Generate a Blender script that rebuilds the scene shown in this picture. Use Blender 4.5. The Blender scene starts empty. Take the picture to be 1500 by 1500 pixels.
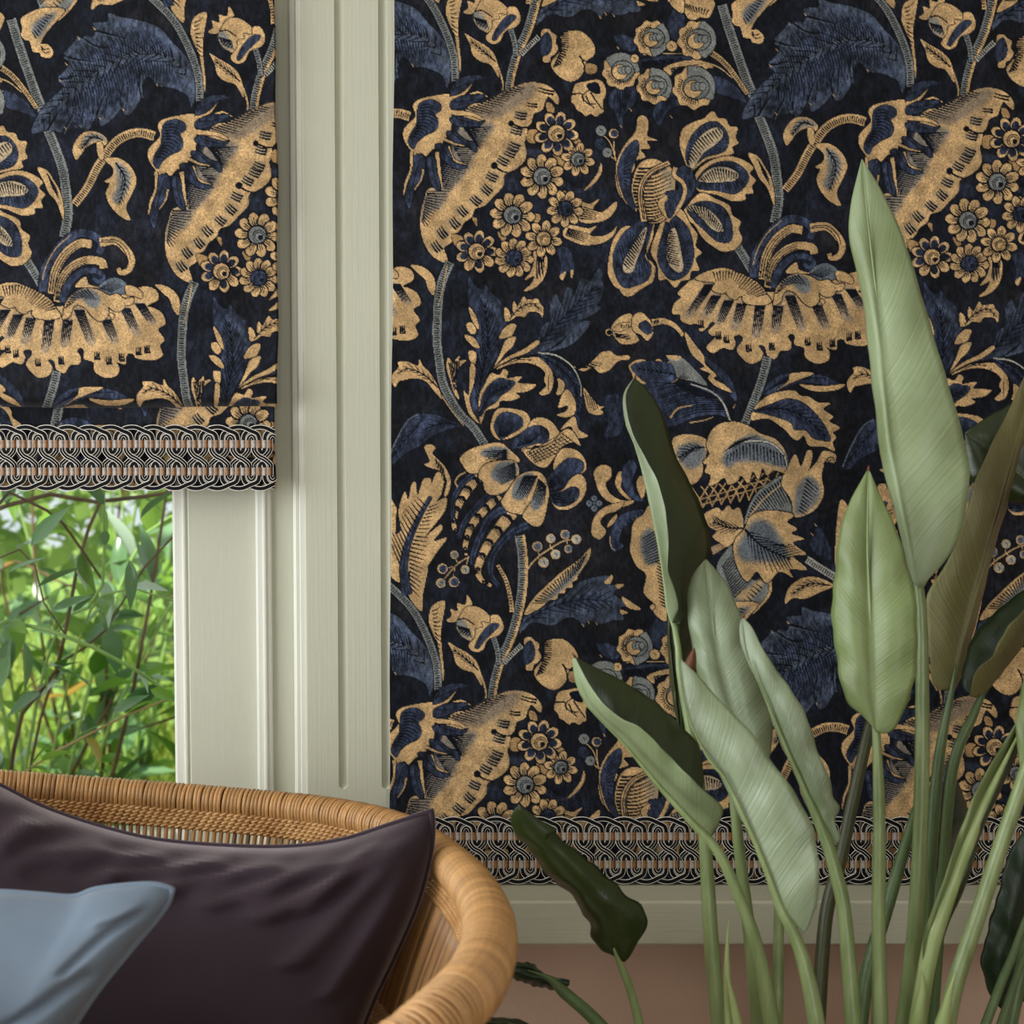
import bpy, bmesh, math, random
import numpy as np
from mathutils import Vector, Matrix

# ------------------------------------------------------------------ camera, world, lights, exposure
scene = bpy.context.scene
col = scene.collection
FPX = 2500.0
PITCH = 0.0611
CAM = Vector((0.0, -2.5, 1.45))
cam_data = bpy.data.cameras.new('camera')
cam_data.sensor_width = 36.0
cam_data.lens = 36.0 * FPX / 1500.0
cam_data.clip_start = 0.05
cam_data.dof.use_dof = True
cam_data.dof.focus_distance = 2.42
cam_data.dof.aperture_fstop = 5.6
cam = bpy.data.objects.new('camera', cam_data)
cam.location = CAM
cam.rotation_euler = (math.pi / 2 - PITCH, 0, 0)
col.objects.link(cam)
scene.camera = cam

world = bpy.data.worlds.new('sky')
scene.world = world
world.use_nodes = True
wbg = world.node_tree.nodes['Background']
wbg.inputs['Color'].default_value = (0.86, 0.94, 1.0, 1)
wbg.inputs['Strength'].default_value = 1.0

sun_d = bpy.data.lights.new('sun', 'SUN')
sun_d.energy = 8.5
sun_d.angle = 0.02
sun_d.color = (1.0, 0.95, 0.86)
sun = bpy.data.objects.new('sun', sun_d)
sun.rotation_euler = Vector((0.28, 0.5, -0.8)).to_track_quat('-Z', 'Y').to_euler()
sun.location = (-2, -3, 6)
col.objects.link(sun)

key_d = bpy.data.lights.new('side_window_light', 'AREA')
key_d.shape = 'RECTANGLE'
key_d.size = 3.0
key_d.size_y = 2.0
key_d.energy = 105.0
key_d.color = (0.95, 0.985, 1.0)
key = bpy.data.objects.new('side_window_light', key_d)
key.location = (-3.0, -1.9, 1.75)
key.rotation_euler = Vector((1.0, 0.36, -0.12)).to_track_quat('-Z', 'Y').to_euler()
col.objects.link(key)
room_d = bpy.data.lights.new('rear_fill_light', 'AREA')  # added soft fill from behind the camera; no window stands there
room_d.shape = 'RECTANGLE'
room_d.size = 1.7
room_d.size_y = 1.6
room_d.energy = 30.0
room_d.color = (0.96, 0.985, 1.0)
room = bpy.data.objects.new('rear_fill_light', room_d)
room.location = (0.5, -4.5, 1.5)
room.rotation_euler = Vector((-0.08, 1.0, -0.12)).to_track_quat('-Z', 'Y').to_euler()
col.objects.link(room)

scene.view_settings.view_transform = 'Standard'
scene.view_settings.look = 'None'
scene.view_settings.gamma = 1.0
scene.view_settings.use_curve_mapping = False
scene.view_settings.exposure = 0.0

# ------------------------------------------------------------------ helpers
SP, CP = math.sin(PITCH), math.cos(PITCH)
def at(px, py, Y):
    """point of the place seen at photo pixel (px, py) on the vertical plane y = Y"""
    a = (px - 750.0) / FPX
    b = -(py - 750.0) / FPX
    dx, dy, dz = a, CP + b * SP, -SP + b * CP
    t = (Y - CAM.y) / dy
    return Vector((CAM.x + dx * t, Y, CAM.z + dz * t))
def pxsize(Y):
    return (Y - CAM.y) / FPX
def srgb(r, g, b, a=1.0):
    f = lambda c: c / 12.92 if c <= 0.04045 else ((c + 0.055) / 1.055) ** 2.4
    return (f(r / 255.0), f(g / 255.0), f(b / 255.0), a)

def link(o, parent=None):
    col.objects.link(o)
    if parent is not None:
        o.parent = parent
    return o
def thing(name, label, cat, loc=(0, 0, 0), group=None):
    o = bpy.data.objects.new(name, None)
    o.empty_display_size = 0.05
    col.objects.link(o)
    o.location = loc
    o['label'] = label
    o['category'] = cat
    if group:
        o['group'] = group
    return o
def mesh_obj(name, verts, faces, mat, parent=None, smooth=True, world_verts=True):
    me = bpy.data.meshes.new(name)
    if parent is not None and world_verts:
        off = parent_loc(parent)
        verts = [Vector(v) - off for v in verts]
    me.from_pydata([tuple(v) for v in verts], [], faces)
    mats = mat if isinstance(mat, (list, tuple)) else [mat]
    for m in mats:
        me.materials.append(m)
    if smooth:
        me.polygons.foreach_set('use_smooth', [True] * len(me.polygons))
    me.update()
    o = bpy.data.objects.new(name, me)
    return link(o, parent)
def parent_loc(p):
    l = Vector((0, 0, 0))
    while p is not None:
        l = l + Vector(p.location)
        p = p.parent
    return l

def box_geo(x0, x1, y0, y1, z0, z1, V=None, F=None):
    V = [] if V is None else V
    F = [] if F is None else F
    n = len(V)
    V += [(x0, y0, z0), (x1, y0, z0), (x1, y1, z0), (x0, y1, z0), (x0, y0, z1), (x1, y0, z1), (x1, y1, z1), (x0, y1, z1)]
    F += [(n, n+3, n+2, n+1), (n+4, n+5, n+6, n+7), (n, n+1, n+5, n+4), (n+1, n+2, n+6, n+5), (n+2, n+3, n+7, n+6), (n+3, n, n+4, n+7)]
    return V, F
def bevel_mod(o, w, seg=2):
    m = o.modifiers.new('bevel', 'BEVEL')
    m.width = w
    m.segments = seg
    m.limit_method = 'ANGLE'
    return o

def catmull(P, n, closed=False):
    """n samples, arc-length even, of a Catmull-Rom curve through P (any dimension)"""
    P = np.asarray(P, float)
    m = len(P)
    if closed:
        Q = np.vstack([P[-1], P, P[0], P[1]])
        segs = m
    else:
        Q = np.vstack([2 * P[0] - P[1], P, 2 * P[-1] - P[-2]])
        segs = m - 1
    out = []
    tt = np.linspace(0, 1, 13)[:-1][:, None]
    for i in range(segs):
        p0, p1, p2, p3 = Q[i], Q[i + 1], Q[i + 2], Q[i + 3]
        out.append(0.5 * ((2 * p1) + (-p0 + p2) * tt + (2 * p0 - 5 * p1 + 4 * p2 - p3) * tt ** 2 + (-p0 + 3 * p1 - 3 * p2 + p3) * tt ** 3))
    out = np.vstack(out + [P[:1] if closed else P[-1:]])
    d = np.r_[0, np.cumsum(np.linalg.norm(np.diff(out, axis=0), axis=1))]
    s = np.linspace(0, d[-1], n + 1)[:-1] if closed else np.linspace(0, d[-1], n)
    return np.stack([np.interp(s, d, out[:, k]) for k in range(P.shape[1])], 1)

def tube_geo(path, radii, sides=8, V=None, F=None, closed=False, cap=True, ref=None):
    V = [] if V is None else V
    F = [] if F is None else F
    path = [Vector(p) for p in path]
    n = len(path)
    if not hasattr(radii, '__len__'):
        radii = [radii] * n
    base = len(V)
    prev = None
    for i, p in enumerate(path):
        if closed:
            t = path[(i + 1) % n] - path[i - 1]
        else:
            t = path[min(i + 1, n - 1)] - path[max(i - 1, 0)]
        if t.length < 1e-9:
            t = Vector((0, 0, 1))
        t.normalize()
        if prev is None:
            a = Vector(ref) if ref is not None else (Vector((0, 1, 0)) if abs(t.y) < 0.9 else Vector((1, 0, 0)))
        else:
            a = prev
        u = a - t * a.dot(t)
        if u.length < 1e-6:
            u = t.orthogonal()
        u.normalize()
        w = t.cross(u)
        prev = u
        for k in range(sides):
            th = 2 * math.pi * k / sides
            V.append(tuple(p + (u * math.cos(th) + w * math.sin(th)) * radii[i]))
    rings = n if closed else n - 1
    for i in range(rings):
        for k in range(sides):
            a = base + i * sides + k
            b = base + i * sides + (k + 1) % sides
            c = base + ((i + 1) % n) * sides + (k + 1) % sides
            d = base + ((i + 1) % n) * sides + k
            F.append((a, d, c, b))
    if cap and not closed:
        F.append(tuple(base + k for k in range(sides)))
        F.append(tuple(base + (n - 1) * sides + k for k in reversed(range(sides))))
    return V, F

# ------------------------------------------------------------------ materials
def new_mat(name):
    m = bpy.data.materials.new(name)
    m.use_nodes = True
    nt = m.node_tree
    return m, nt, nt.nodes['Principled BSDF']
def simple_mat(name, c, rough=0.6, noise=None, bump=None, spec=0.5, sheen=0.0, c2=None, coords='Object', stretch=None):
    """noise = (scale, detail) blends c to c2; bump = (scale, strength)"""
    m, nt, b = new_mat(name)
    b.inputs['Base Color'].default_value = c
    b.inputs['Roughness'].default_value = rough
    b.inputs['Specular IOR Level'].default_value = spec
    b.inputs['Sheen Weight'].default_value = sheen
    tc = nt.nodes.new('ShaderNodeTexCoord')
    mp = nt.nodes.new('ShaderNodeMapping')
    nt.links.new(tc.outputs[coords], mp.inputs[0])
    if stretch:
        mp.inputs['Scale'].default_value = stretch
    if noise:
        n = nt.nodes.new('ShaderNodeTexNoise')
        n.inputs['Scale'].default_value = noise[0]
        n.inputs['Detail'].default_value = noise[1]
        nt.links.new(mp.outputs[0], n.inputs['Vector'])
        r = nt.nodes.new('ShaderNodeValToRGB')
        r.color_ramp.elements[0].position = 0.3
        r.color_ramp.elements[1].position = 0.7
        r.color_ramp.elements[0].color = c
        r.color_ramp.elements[1].color = c2 if c2 else c
        nt.links.new(n.outputs['Fac'], r.inputs[0])
        nt.links.new(r.outputs[0], b.inputs['Base Color'])
    if bump:
        n2 = nt.nodes.new('ShaderNodeTexNoise')
        n2.inputs['Scale'].default_value = bump[0]
        n2.inputs['Detail'].default_value = 4
        nt.links.new(mp.outputs[0], n2.inputs['Vector'])
        bp = nt.nodes.new('ShaderNodeBump')
        bp.inputs['Strength'].default_value = bump[1]
        bp.inputs['Distance'].default_value = 0.002
        nt.links.new(n2.outputs['Fac'], bp.inputs['Height'])
        nt.links.new(bp.outputs[0], b.inputs['Normal'])
    return m
# ------------------------------------------------------------------ the printed cloth: one repeat, drawn stroke by stroke
SS = 2.0
RW, RH = 667, 892                                  # the repeat, in millimetres of cloth
CW, CH = int(RW * SS), int(RH * SS)
P1 = np.array([667.0, 8.0]); P2 = np.array([-25.0, 891.0])
MINV = np.linalg.inv(np.stack([P1, P2], 1))
ORIG = np.array([570.0, 0.0])
def cloth_uv(p):
    q = (np.asarray(p, float) - ORIG) @ MINV.T
    return q * np.array([CW, CH])
rng = np.random.RandomState(7)
def blobs(h, w, cells, seed):
    r = np.random.RandomState(seed)
    g = r.rand(cells[0], cells[1])
    yy = np.arange(h) / h * cells[0]; xx = np.arange(w) / w * cells[1]
    y0 = yy.astype(int); x0 = xx.astype(int)
    fy = (yy - y0)[:, None]; fx = (xx - x0)[None]
    fy = fy * fy * (3 - 2 * fy); fx = fx * fx * (3 - 2 * fx)
    y1 = (y0 + 1) % cells[0]; x1 = (x0 + 1) % cells[1]
    return (g[np.ix_(y0, x0)] * (1 - fy) * (1 - fx) + g[np.ix_(y0, x1)] * (1 - fy) * fx + g[np.ix_(y1, x0)] * fy * (1 - fx) + g[np.ix_(y1, x1)] * fy * fx)

C = lambda r, g, b: np.array([r, g, b], float) / 255.0
GOLD = C(193, 159, 113); GOLD2 = C(164, 131, 89); NAVY = C(45, 52, 70); SLATE = C(62, 70, 86); DIM = C(38, 44, 60)
GREY = C(122, 125, 122); PALE = C(164, 162, 152); INK = C(11, 14, 24); BLUEG = C(96, 104, 114)
n1 = blobs(CH, CW, (9, 7), 1) * 0.6 + blobs(CH, CW, (26, 20), 2) * 0.4
n2 = blobs(CH, CW, (12, 9), 3) * 0.6 + blobs(CH, CW, (40, 30), 4) * 0.4
t1 = np.clip((n1 - 0.35) / 0.35, 0, 1)[..., None]
t2 = np.clip((n2 - 0.5) / 0.3, 0, 1)[..., None]
CANV = C(18, 20, 27) * (1 - t1) + C(26, 30, 41) * t1
CANV = CANV * (1 - 0.7 * t2) + C(31, 29, 31) * 0.7 * t2

C1 = (570, 0, 4.2857); C2 = (900, 0, 4.2857); C3 = (570, 330, 4.2857); C4 = (900, 330, 4.2857)
C5 = (570, 650, 4.2857); C6 = (900, 650, 4.2857); C7 = (1200, 0, 5.0); K1 = (820, 540, 3.5714); K3 = (1080, 600, 3.5714)
LB1 = (1041, -21, 3.5714); LB2 = (1041, 359, 3.409)
def pts(fr, s):
    a = np.array([float(v) for v in s.replace(',', ' ').split()]).reshape(-1, 2) if isinstance(s, str) else np.asarray(s, float)
    return a / fr[2] + np.array(fr[:2])
def smooth(p, closed=True, k=5):
    m = len(p)
    if m < 3:
        return np.stack([np.linspace(p[0][j], p[-1][j], k + 1) for j in (0, 1)], 1)
    Q = np.vstack([p[-1], p, p[0], p[1]]) if closed else np.vstack([2 * p[0] - p[1], p, 2 * p[-1] - p[-2]])
    tt = np.linspace(0, 1, k + 1)[:-1][:, None]
    o = []
    for i in range(m if closed else m - 1):
        a, b, c, d = Q[i:i + 4]
        o.append(0.5 * (2 * b + (c - a) * tt + (2 * a - 5 * b + 4 * c - d) * tt ** 2 + (3 * b - a - 3 * c + d) * tt ** 3))
    if not closed:
        o.append(p[-1:])
    return np.vstack(o)
def mask_of(poly):
    q = cloth_uv(poly)
    x0 = int(math.floor(q[:, 0].min())) - 1; x1 = int(math.ceil(q[:, 0].max())) + 2
    y0 = int(math.floor(q[:, 1].min())) - 1; y1 = int(math.ceil(q[:, 1].max())) + 2
    m = np.zeros((y1 - y0, x1 - x0), bool)
    ax, ay = q[:, 0], q[:, 1]
    bx, by = np.roll(ax, -1), np.roll(ay, -1)
    dy = by - ay
    lo, hi = np.minimum(ay, by), np.maximum(ay, by)
    for r in range(y1 - y0):
        y = y0 + r + 0.5
        s = (lo <= y) & (hi > y)
        if not s.any():
            continue
        xs = np.sort(ax[s] + (y - ay[s]) / dy[s] * (bx[s] - ax[s])) - x0
        for k in range(0, len(xs) - 1, 2):
            m[r, int(math.ceil(xs[k] - 0.5)):int(math.ceil(xs[k + 1] - 0.5))] = True
    return x0, y0, m
def blend(x0, y0, m, c, a=1.0):
    ix = np.ix_((y0 + np.arange(m.shape[0])) % CH, (x0 + np.arange(m.shape[1])) % CW)
    w = (m * a)[..., None]
    CANV[ix] = CANV[ix] * (1 - w) + c * w
def grow(poly, d):
    t = np.roll(poly, -1, 0) - np.roll(poly, 1, 0)
    n = np.stack([t[:, 1], -t[:, 0]], 1) / (np.linalg.norm(t, axis=1)[:, None] + 1e-9)
    area = np.sum(poly[:, 0] * np.roll(poly[:, 1], -1) - poly[:, 1] * np.roll(poly[:, 0], -1))
    return poly + n * d * (1 if area > 0 else -1)
def fill(fr, c, s, line=1.3, k=5):
    p = smooth(pts(fr, s), True, k)
    if line:
        blend(*mask_of(grow(p, line)), INK, 0.85)
    blend(*mask_of(p), c)
    return p
def soft(fr, c, s, a=0.8, feather=4):
    x0, y0, m = mask_of(smooth(pts(fr, s)))
    r = int(feather * SS)
    f = np.pad(m.astype(float), r)
    for _ in range(2):
        for axis in (0, 1):
            cs = np.cumsum(np.pad(f, [(r // 2 + 1, r // 2) if i == axis else (0, 0) for i in (0, 1)]), axis)
            n = 2 * (r // 2) + 1
            f = (np.take(cs, np.arange(n, cs.shape[axis]), axis) - np.take(cs, np.arange(0, cs.shape[axis] - n), axis)) / n
    blend(x0 - r, y0 - r, f, c, a)
def stroke_p(p, w0, w1, c, a=1.0):
    if len(p) < 2:
        return
    if c is INK and max(w0, w1) < 3:
        w0, w1, a = w0 * 1.3 + .15, w1 * 1.3 + .25, 1.0
    t = np.gradient(p, axis=0)
    n = np.stack([-t[:, 1], t[:, 0]], 1) / (np.linalg.norm(t, axis=1)[:, None] + 1e-9)
    w = np.linspace(w0, w1, len(p))[:, None] / 2
    blend(*mask_of(np.vstack([p + n * w, (p - n * w)[::-1]])), c, a)
def stroke(fr, c, s, w0, w1=None, edge=0.0):
    p = smooth(pts(fr, s), False)
    w1 = w0 if w1 is None else w1
    if edge:
        stroke_p(p, w0 + 2 * edge, w1 + 2 * edge, INK, 0.85)
    stroke_p(p, w0, w1, c)
    return p
def even(p, n):
    d = np.r_[0, np.cumsum(np.linalg.norm(np.diff(p, axis=0), axis=1))]
    s = np.linspace(0, d[-1], n)
    return np.stack([np.interp(s, d, p[:, 0]), np.interp(s, d, p[:, 1])], 1)
def fan(fr, a, b, n, w=1.1, c=None, jit=0.18, bend=0.0):
    """n tapering lines from points along a to points along b"""
    A = even(smooth(pts(fr, a), False), n); B = even(smooth(pts(fr, b), False), n)
    for i in range(n):
        p, q = A[i], B[i]
        q = q + (p - q) * rng.rand() * jit
        mid = (p + q) / 2 + bend * np.array([-(q - p)[1], (q - p)[0]])
        stroke_p(smooth(np.array([p, mid, q]), False, 4), w * 1.2, w * 0.35, INK if c is None else c, 0.9)
def dash(fr, s, ln=11, n=3, gap=3.2, ang=0.4, w=1.7):
    for q in pts(fr, s):
        d = np.array([math.cos(ang), math.sin(ang)]); m = np.array([-d[1], d[0]])
        for k in range(n):
            o = q + m * (k - (n - 1) / 2) * gap
            stroke_p(np.array([o - d * ln / 2, o + m * 0.8, o + d * ln / 2]), w * 0.6, w * 1.3, INK, 0.9)
def stem(fr, s, w0, w1=None, c=GREY, tick=3.4, side=None):
    w1 = w0 if w1 is None else w1
    p = smooth(pts(fr, s), False)
    stroke_p(p, w0 + 2.4, w1 + 2.4, INK, 0.8)
    stroke_p(p, w0, w1, c)
    t = np.gradient(p, axis=0)
    nn = np.stack([-t[:, 1], t[:, 0]], 1) / (np.linalg.norm(t, axis=1)[:, None] + 1e-9)
    ww = np.linspace(w0, w1, len(p))[:, None]
    if side is not None:
        stroke_p(p - nn * ww * 0.3, w0 * 0.4, w1 * 0.4, side)
    L = np.linalg.norm(np.diff(p, axis=0), axis=1).sum()
    E = even(p, max(3, int(L / tick)))
    T = np.gradient(E, axis=0); T /= np.linalg.norm(T, axis=1)[:, None] + 1e-9
    N = np.stack([-T[:, 1], T[:, 0]], 1)
    W = np.linspace(w0, w1, len(E))
    for e, nv, w in zip(E, N, W):
        a, b = (-0.32 + 0.15 * rng.rand(), 0.36)
        stroke_p(np.array([e + nv * w * a, e + nv * w * b]), 1.3, 0.9, INK, 0.8)
def veins(fr, s, w, n=9, ang=0.6, c=INK, wl=1.2, rib=1.5, ribc=None):
    p = smooth(pts(fr, s), False)
    stroke_p(p, rib, rib * 0.5, INK if ribc is None else ribc, 0.9)
    E = even(p, n + 2)
    T = np.gradient(E, axis=0); T /= np.linalg.norm(T, axis=1)[:, None] + 1e-9
    for i in range(1, n + 1):
        f = math.sin(math.pi * (0.15 + 0.75 * i / (n + 1)))
        for sg in (-1, 1):
            nv = sg * np.array([-T[i][1], T[i][0]])
            d = T[i] * math.cos(ang) + nv * math.sin(ang)
            L = w * f * (0.8 + 0.3 * rng.rand())
            stroke_p(np.array([E[i], E[i] + d * L * 0.5 + T[i] * L * 0.05, E[i] + d * L + T[i] * L * 0.16]), wl, wl * 0.3, c, 0.8)
def daisy(fr, x, y, r, n, kind='gold', rot=0.0):
    o = pts(fr, [(x, y)])[0]; r = r / fr[2]
    th = np.linspace(0, 2 * np.pi, 25)[:-1]
    circ = lambda cx, cy, rx, ry, a: np.stack([cx + rx * np.cos(th) * math.cos(a) - ry * np.sin(th) * math.sin(a), cy + rx * np.cos(th) * math.sin(a) + ry * np.sin(th) * math.cos(a)], 1)
    blend(*mask_of(circ(o[0], o[1], r * 0.8, r * 0.8, 0)), INK, 0.9)
    for k in range(n):
        a = rot + 2 * math.pi * k / n
        cx, cy = o[0] + math.cos(a) * r * 0.7, o[1] + math.sin(a) * r * 0.7
        blend(*mask_of(circ(cx, cy, r * 0.36, r * 0.295, a)), INK, 1.0)
        blend(*mask_of(circ(cx, cy, r * 0.31, r * 0.225, a)), GOLD)
        if kind in ('blue', 'half') and (kind == 'blue' or k % 2 == 0 or math.cos(a + 2.2) > 0.2):
            blend(*mask_of(circ(cx - math.cos(a) * r * .08, cy - math.sin(a) * r * .08, r * 0.22, r * 0.17, a)), NAVY)
        for j in (-1, 0, 1):
            b = a + j * 0.13
            stroke_p(np.array([o + r * 0.42 * np.array([math.cos(a + j * .2), math.sin(a + j * .2)]), o + r * (0.72 + 0.08 * (j == 0)) * np.array([math.cos(b), math.sin(b)])]), 1.3, 0.4, INK, 0.9)
    blend(*mask_of(circ(o[0], o[1], r * 0.45, r * 0.45, 0)), INK)
    cc = {'gold': GREY, 'blue': GOLD, 'half': GOLD, 'bluec': NAVY, 'goldc': GOLD}[kind]
    blend(*mask_of(circ(o[0], o[1], r * 0.38, r * 0.38, 0)), cc)
    for f in (0.27, 0.17):
        blend(*mask_of(circ(o[0] + r * .07, o[1] + r * .07, r * f + 0.9, r * f + 0.9, 0)), INK, 0.9)
        blend(*mask_of(circ(o[0] + r * .08, o[1] + r * .08, r * f, r * f, 0)), cc * (0.9 if f > .2 else 1.1))
    blend(*mask_of(circ(o[0] + r * .15, o[1] + r * .12, r * .12, r * .12, 0)), INK if kind != 'goldc' else GOLD2)
def disc(fr, x, y, r, c, ring=None):
    o = pts(fr, [(x, y)])[0]; r = r / fr[2]
    th = np.linspace(0, 2 * np.pi, 21)[:-1]
    z = lambda q, dx=0: np.stack([o[0] + dx + q * np.cos(th), o[1] + q * np.sin(th)], 1)
    blend(*mask_of(z(r + 1.2)), INK, 0.8)
    blend(*mask_of(z(r)), ring if ring is not None else c)
    if ring is not None:
        blend(*mask_of(z(r * 0.78, r * .12)), c)
    stroke_p(np.array([[o[0] - r * .2, o[1] - r * .3], [o[0] + r * .25, o[1] - r * .05], [o[0] + r * .1, o[1] + r * .35]]), 0.9, 0.4, INK, 0.6)
def tips(fr, s, c=GOLD, r=2.6, ang=0.9):
    for q in pts(fr, s):
        d = np.array([math.cos(ang), math.sin(ang)])
        stroke_p(np.array([q - d * r, q + np.array([0.6, -0.4]), q + d * r]), 0.6, 2.2, c, 0.9)

def draw_cloth():
    # --- dim blue leaves that lie behind everything
    stem(C2, '675 30 720 180 770 330 830 500 875 610 905 720 960 860 1000 980 1020 1120 1032 1250 1005 1400', 14, 14)
    fill(LB1, SLATE, '165 695 200 600 260 520 330 460 300 415 330 380 362 330 328 290 380 230 420 190 480 200 500 160 490 120 562 112 570 70 640 90 740 110 840 150 900 220 960 280 1010 360 1022 480 1004 565 980 500 900 460 830 450 780 400 750 430 740 500 690 590 650 600 640 560 600 610 530 660 510 600 470 670 440 680 380 640 330 690 250 680')
    soft(LB1, NAVY, '300 600 500 420 700 330 900 380 960 470 780 390 640 540 420 640', 0.75, 8)
    soft(LB1, NAVY, '420 300 600 200 760 150 900 260 700 250 520 330', 0.6, 7)
    stroke(LB1, BLUEG, '1000 430 900 312 760 280 620 312 480 400 350 500 200 660', 4, 1.5, 0.6)
    veins(LB1, '1000 430 900 312 760 280 620 312 480 400 350 500 200 660', 34, 20, 0.75, INK, 1.4, 0.8)
    fan(LB1, '900 300 700 280 520 360 330 500', '860 200 640 120 420 230 300 410', 46, 0.9, INK, 0.4, 0.08)
    fan(LB1, '900 330 700 310 520 400 350 530', '880 440 700 560 500 650 340 680', 40, 0.9, INK, 0.4, -0.08)
    for s in ('300 415 360 408 430 380', '328 290 400 310 490 320', '420 190 500 240 580 250', '500 160 580 180 660 200', '330 690 370 620 390 560', '440 680 430 620 440 560', '510 600 520 560 550 490', '640 560 630 500 650 430', '250 680 290 610 320 570', '740 500 730 430 740 360'):
        stroke(LB1, INK, s, 4.0, .6)
        q = pts(LB1, s) + np.array([1.5, 3.0])
        stroke_p(smooth(q, False), 2.4, .5, BLUEG, .5)
    for s in ('205 610 260 540', '335 385 370 345', '345 300 390 245', '575 85 640 100', '440 195 490 195', '540 640 600 600', '655 590 700 560', '390 660 440 660'):
        stroke_p(smooth(pts(LB1, s), False), 5, 2, BLUEG, .35)
    tips(LB1, '492 150 410 200 312 420 340 670 520 620 642 575 820 445 345 335')
    fill(C5, SLATE, '850 1090 940 1040 1060 980 1120 940 1180 880 1280 840 1400 830 1360 880 1460 890 1410 940 1500 1010 1450 1030 1470 1100 1400 1110 1330 1130 1250 1110 1220 1150 1190 1110 1120 1090 1020 1140 900 1120 820 1190', 0.8)
    soft(C5, NAVY, '860 1130 1000 1020 1200 960 1350 950 1300 1020 1100 1040', 0.8, 6)
    veins(C5, '850 1120 1000 1030 1200 980 1400 990', 34, 10, 0.7, INK, 1.3, 1.2)
    for s in ('1350 870 1395 825 1405 840 1385 880', '1420 885 1475 885 1440 910', '1460 960 1530 1000 1580 1040 1500 1030', '1450 1040 1500 1060 1460 1070'):
        fill(C5, GOLD, s, 0)
    tips(C5, '1215 1140 1250 1120 1300 1130')
    fill(C3, SLATE * 0.85, '850 800 930 740 960 640 1010 590 1010 490 1050 430 1080 490 1120 390 1170 410 1210 330 1260 350 1320 270 1340 330 1340 440 1300 500 1330 520 1280 560 1200 600 1150 660 1080 720 980 790 890 810', 0.6)
    soft(C3, NAVY * 0.9, '880 790 1000 640 1200 480 1300 400 1200 560 1050 720', 0.8, 7)
    fill(C3, SLATE, '1080 740 1180 620 1260 600 1250 640 1200 700 1120 760 1000 790', 0.6)
    veins(C3, '870 800 1000 680 1130 540 1300 380', 36, 11, 0.55, INK, 1.3, 1.4)
    fill(C3, NAVY, '10 1490 50 1370 120 1240 190 1190 290 1190 400 1230 440 1260 340 1290 260 1330 180 1390 100 1430 40 1490', 0.6)
    stroke(C3, BLUEG, '15 1470 60 1370 120 1250 190 1195', 1.8, 1.2)
    veins(C3, '430 1250 300 1250 150 1330 30 1470', 22, 9, 0.5, INK, 1.0, 1.2)
    fill(C2, NAVY, '610 480 700 500 780 560 830 640 760 620 660 590 600 560', 0.6)
    fill(C2, NAVY, '0 560 120 540 130 640 60 720 40 800 0 700 -40 640', 0.5)
    fill(C2, NAVY, '240 690 320 600 400 570 420 650 340 690 280 785', 0.5)
    fan(C2, '20 560 110 560', '20 760 70 690', 7, 1.0); fan(C2, '320 610 400 590', '270 760 350 690', 7, 1.0)
    fill(C2, DIM, '340 180 330 100 370 130 430 120 440 190 390 240', 0.3)
    fill(C2, NAVY, '0 230 60 220 140 260 120 320 40 300', 0.4)
    tips(C2, '40 795 355 735 100 690 20 300 405 120')
    fill(C4, NAVY, '-60 1090 20 1060 60 1140 40 1300 -60 1330 -40 1240', 0.4)
    fill(C6, NAVY, '1230 600 1285 525 1350 640 1370 740 1400 840 1320 760 1240 660', 0.4)
    fill(C6, NAVY, '230 1210 260 1100 330 1130 320 1230 270 1290', 0.4)
    tips(C6, '1260 510 1240 570')
    # --- the left stem with its tall leaf, and the forked stem
    fill(C5, GOLD, '250 1110 270 1020 350 985 340 1080 325 1180 330 1280 345 1440 330 1480 310 1280 270 1180')
    fan(C5, '270 1050 300 1300', '335 1010 335 1380', 12, 1.3, INK, 0.5, 0.1)
    stem(C5, '-60 820 0 890 90 975 160 1060 220 1170 270 1290 300 1400 308 1545', 11, 11)
    stem(C5, '820 575 838 700 840 830 830 960 800 1100 760 1230 700 1360 660 1500 645 1600', 15, 12, GREY, 3.4, GOLD)
    stem(C5, '680 760 735 860 765 990 770 1060', 5, 7, GOLD, 4)
    stem(C5, '655 1215 680 1300 690 1390', 8, 7, GREY)
    stem(C5, '835 1262 785 1310 720 1380', 8, 6, PALE, 3)
    # --- trumpet flower
    skirt = '480 690 600 640 720 580 840 525 930 518 1010 545 1060 600 1062 652 1035 640 1000 605 975 650 960 690 910 715 892 770 868 800 872 850 850 890 862 950 850 1010 795 1060 742 1085 720 1110 722 1155 690 1200 650 1240 600 1290 540 1312 520 1360 470 1400 440 1450 395 1475 402 1505 380 1530 345 1555 362 1610 366 1652 310 1634 260 1594 215 1514 196 1420 200 1330 220 1260 245 1190 330 1150 400 1000'
    fill(C1, GOLD, skirt)
    soft(C1, C(134, 120, 104), '500 700 620 640 800 545 930 530 900 600 760 700 640 750', 0.85, 6)
    soft(C1, C(120, 116, 112), '450 800 600 770 660 800 560 930 500 1060 400 1180 330 1160 360 1000', 0.85, 6)
    soft(C1, C(120, 116, 112), '220 1270 260 1200 380 1180 330 1300 260 1330 210 1400', 0.8, 5)
    fan(C1, '480 680 540 660 660 610 800 545', '640 730 700 690 780 620 880 560', 15, 1.4, INK, 0.35)
    fan(C1, '450 790 470 810 540 900', '660 800 620 850 580 940', 13, 1.4, INK, 0.2)
    fan(C1, '400 920 440 990 480 1040', '560 930 540 980 500 1030', 10, 1.4, INK, 0.2)
    fan(C1, '330 1010 330 1090 345 1180', '510 1060 450 1140 400 1190', 13, 1.4, INK, 0.2)
    fan(C1, '240 1200 225 1260 205 1380', '390 1200 330 1310 235 1440', 14, 1.4, INK, 0.25)
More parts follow.
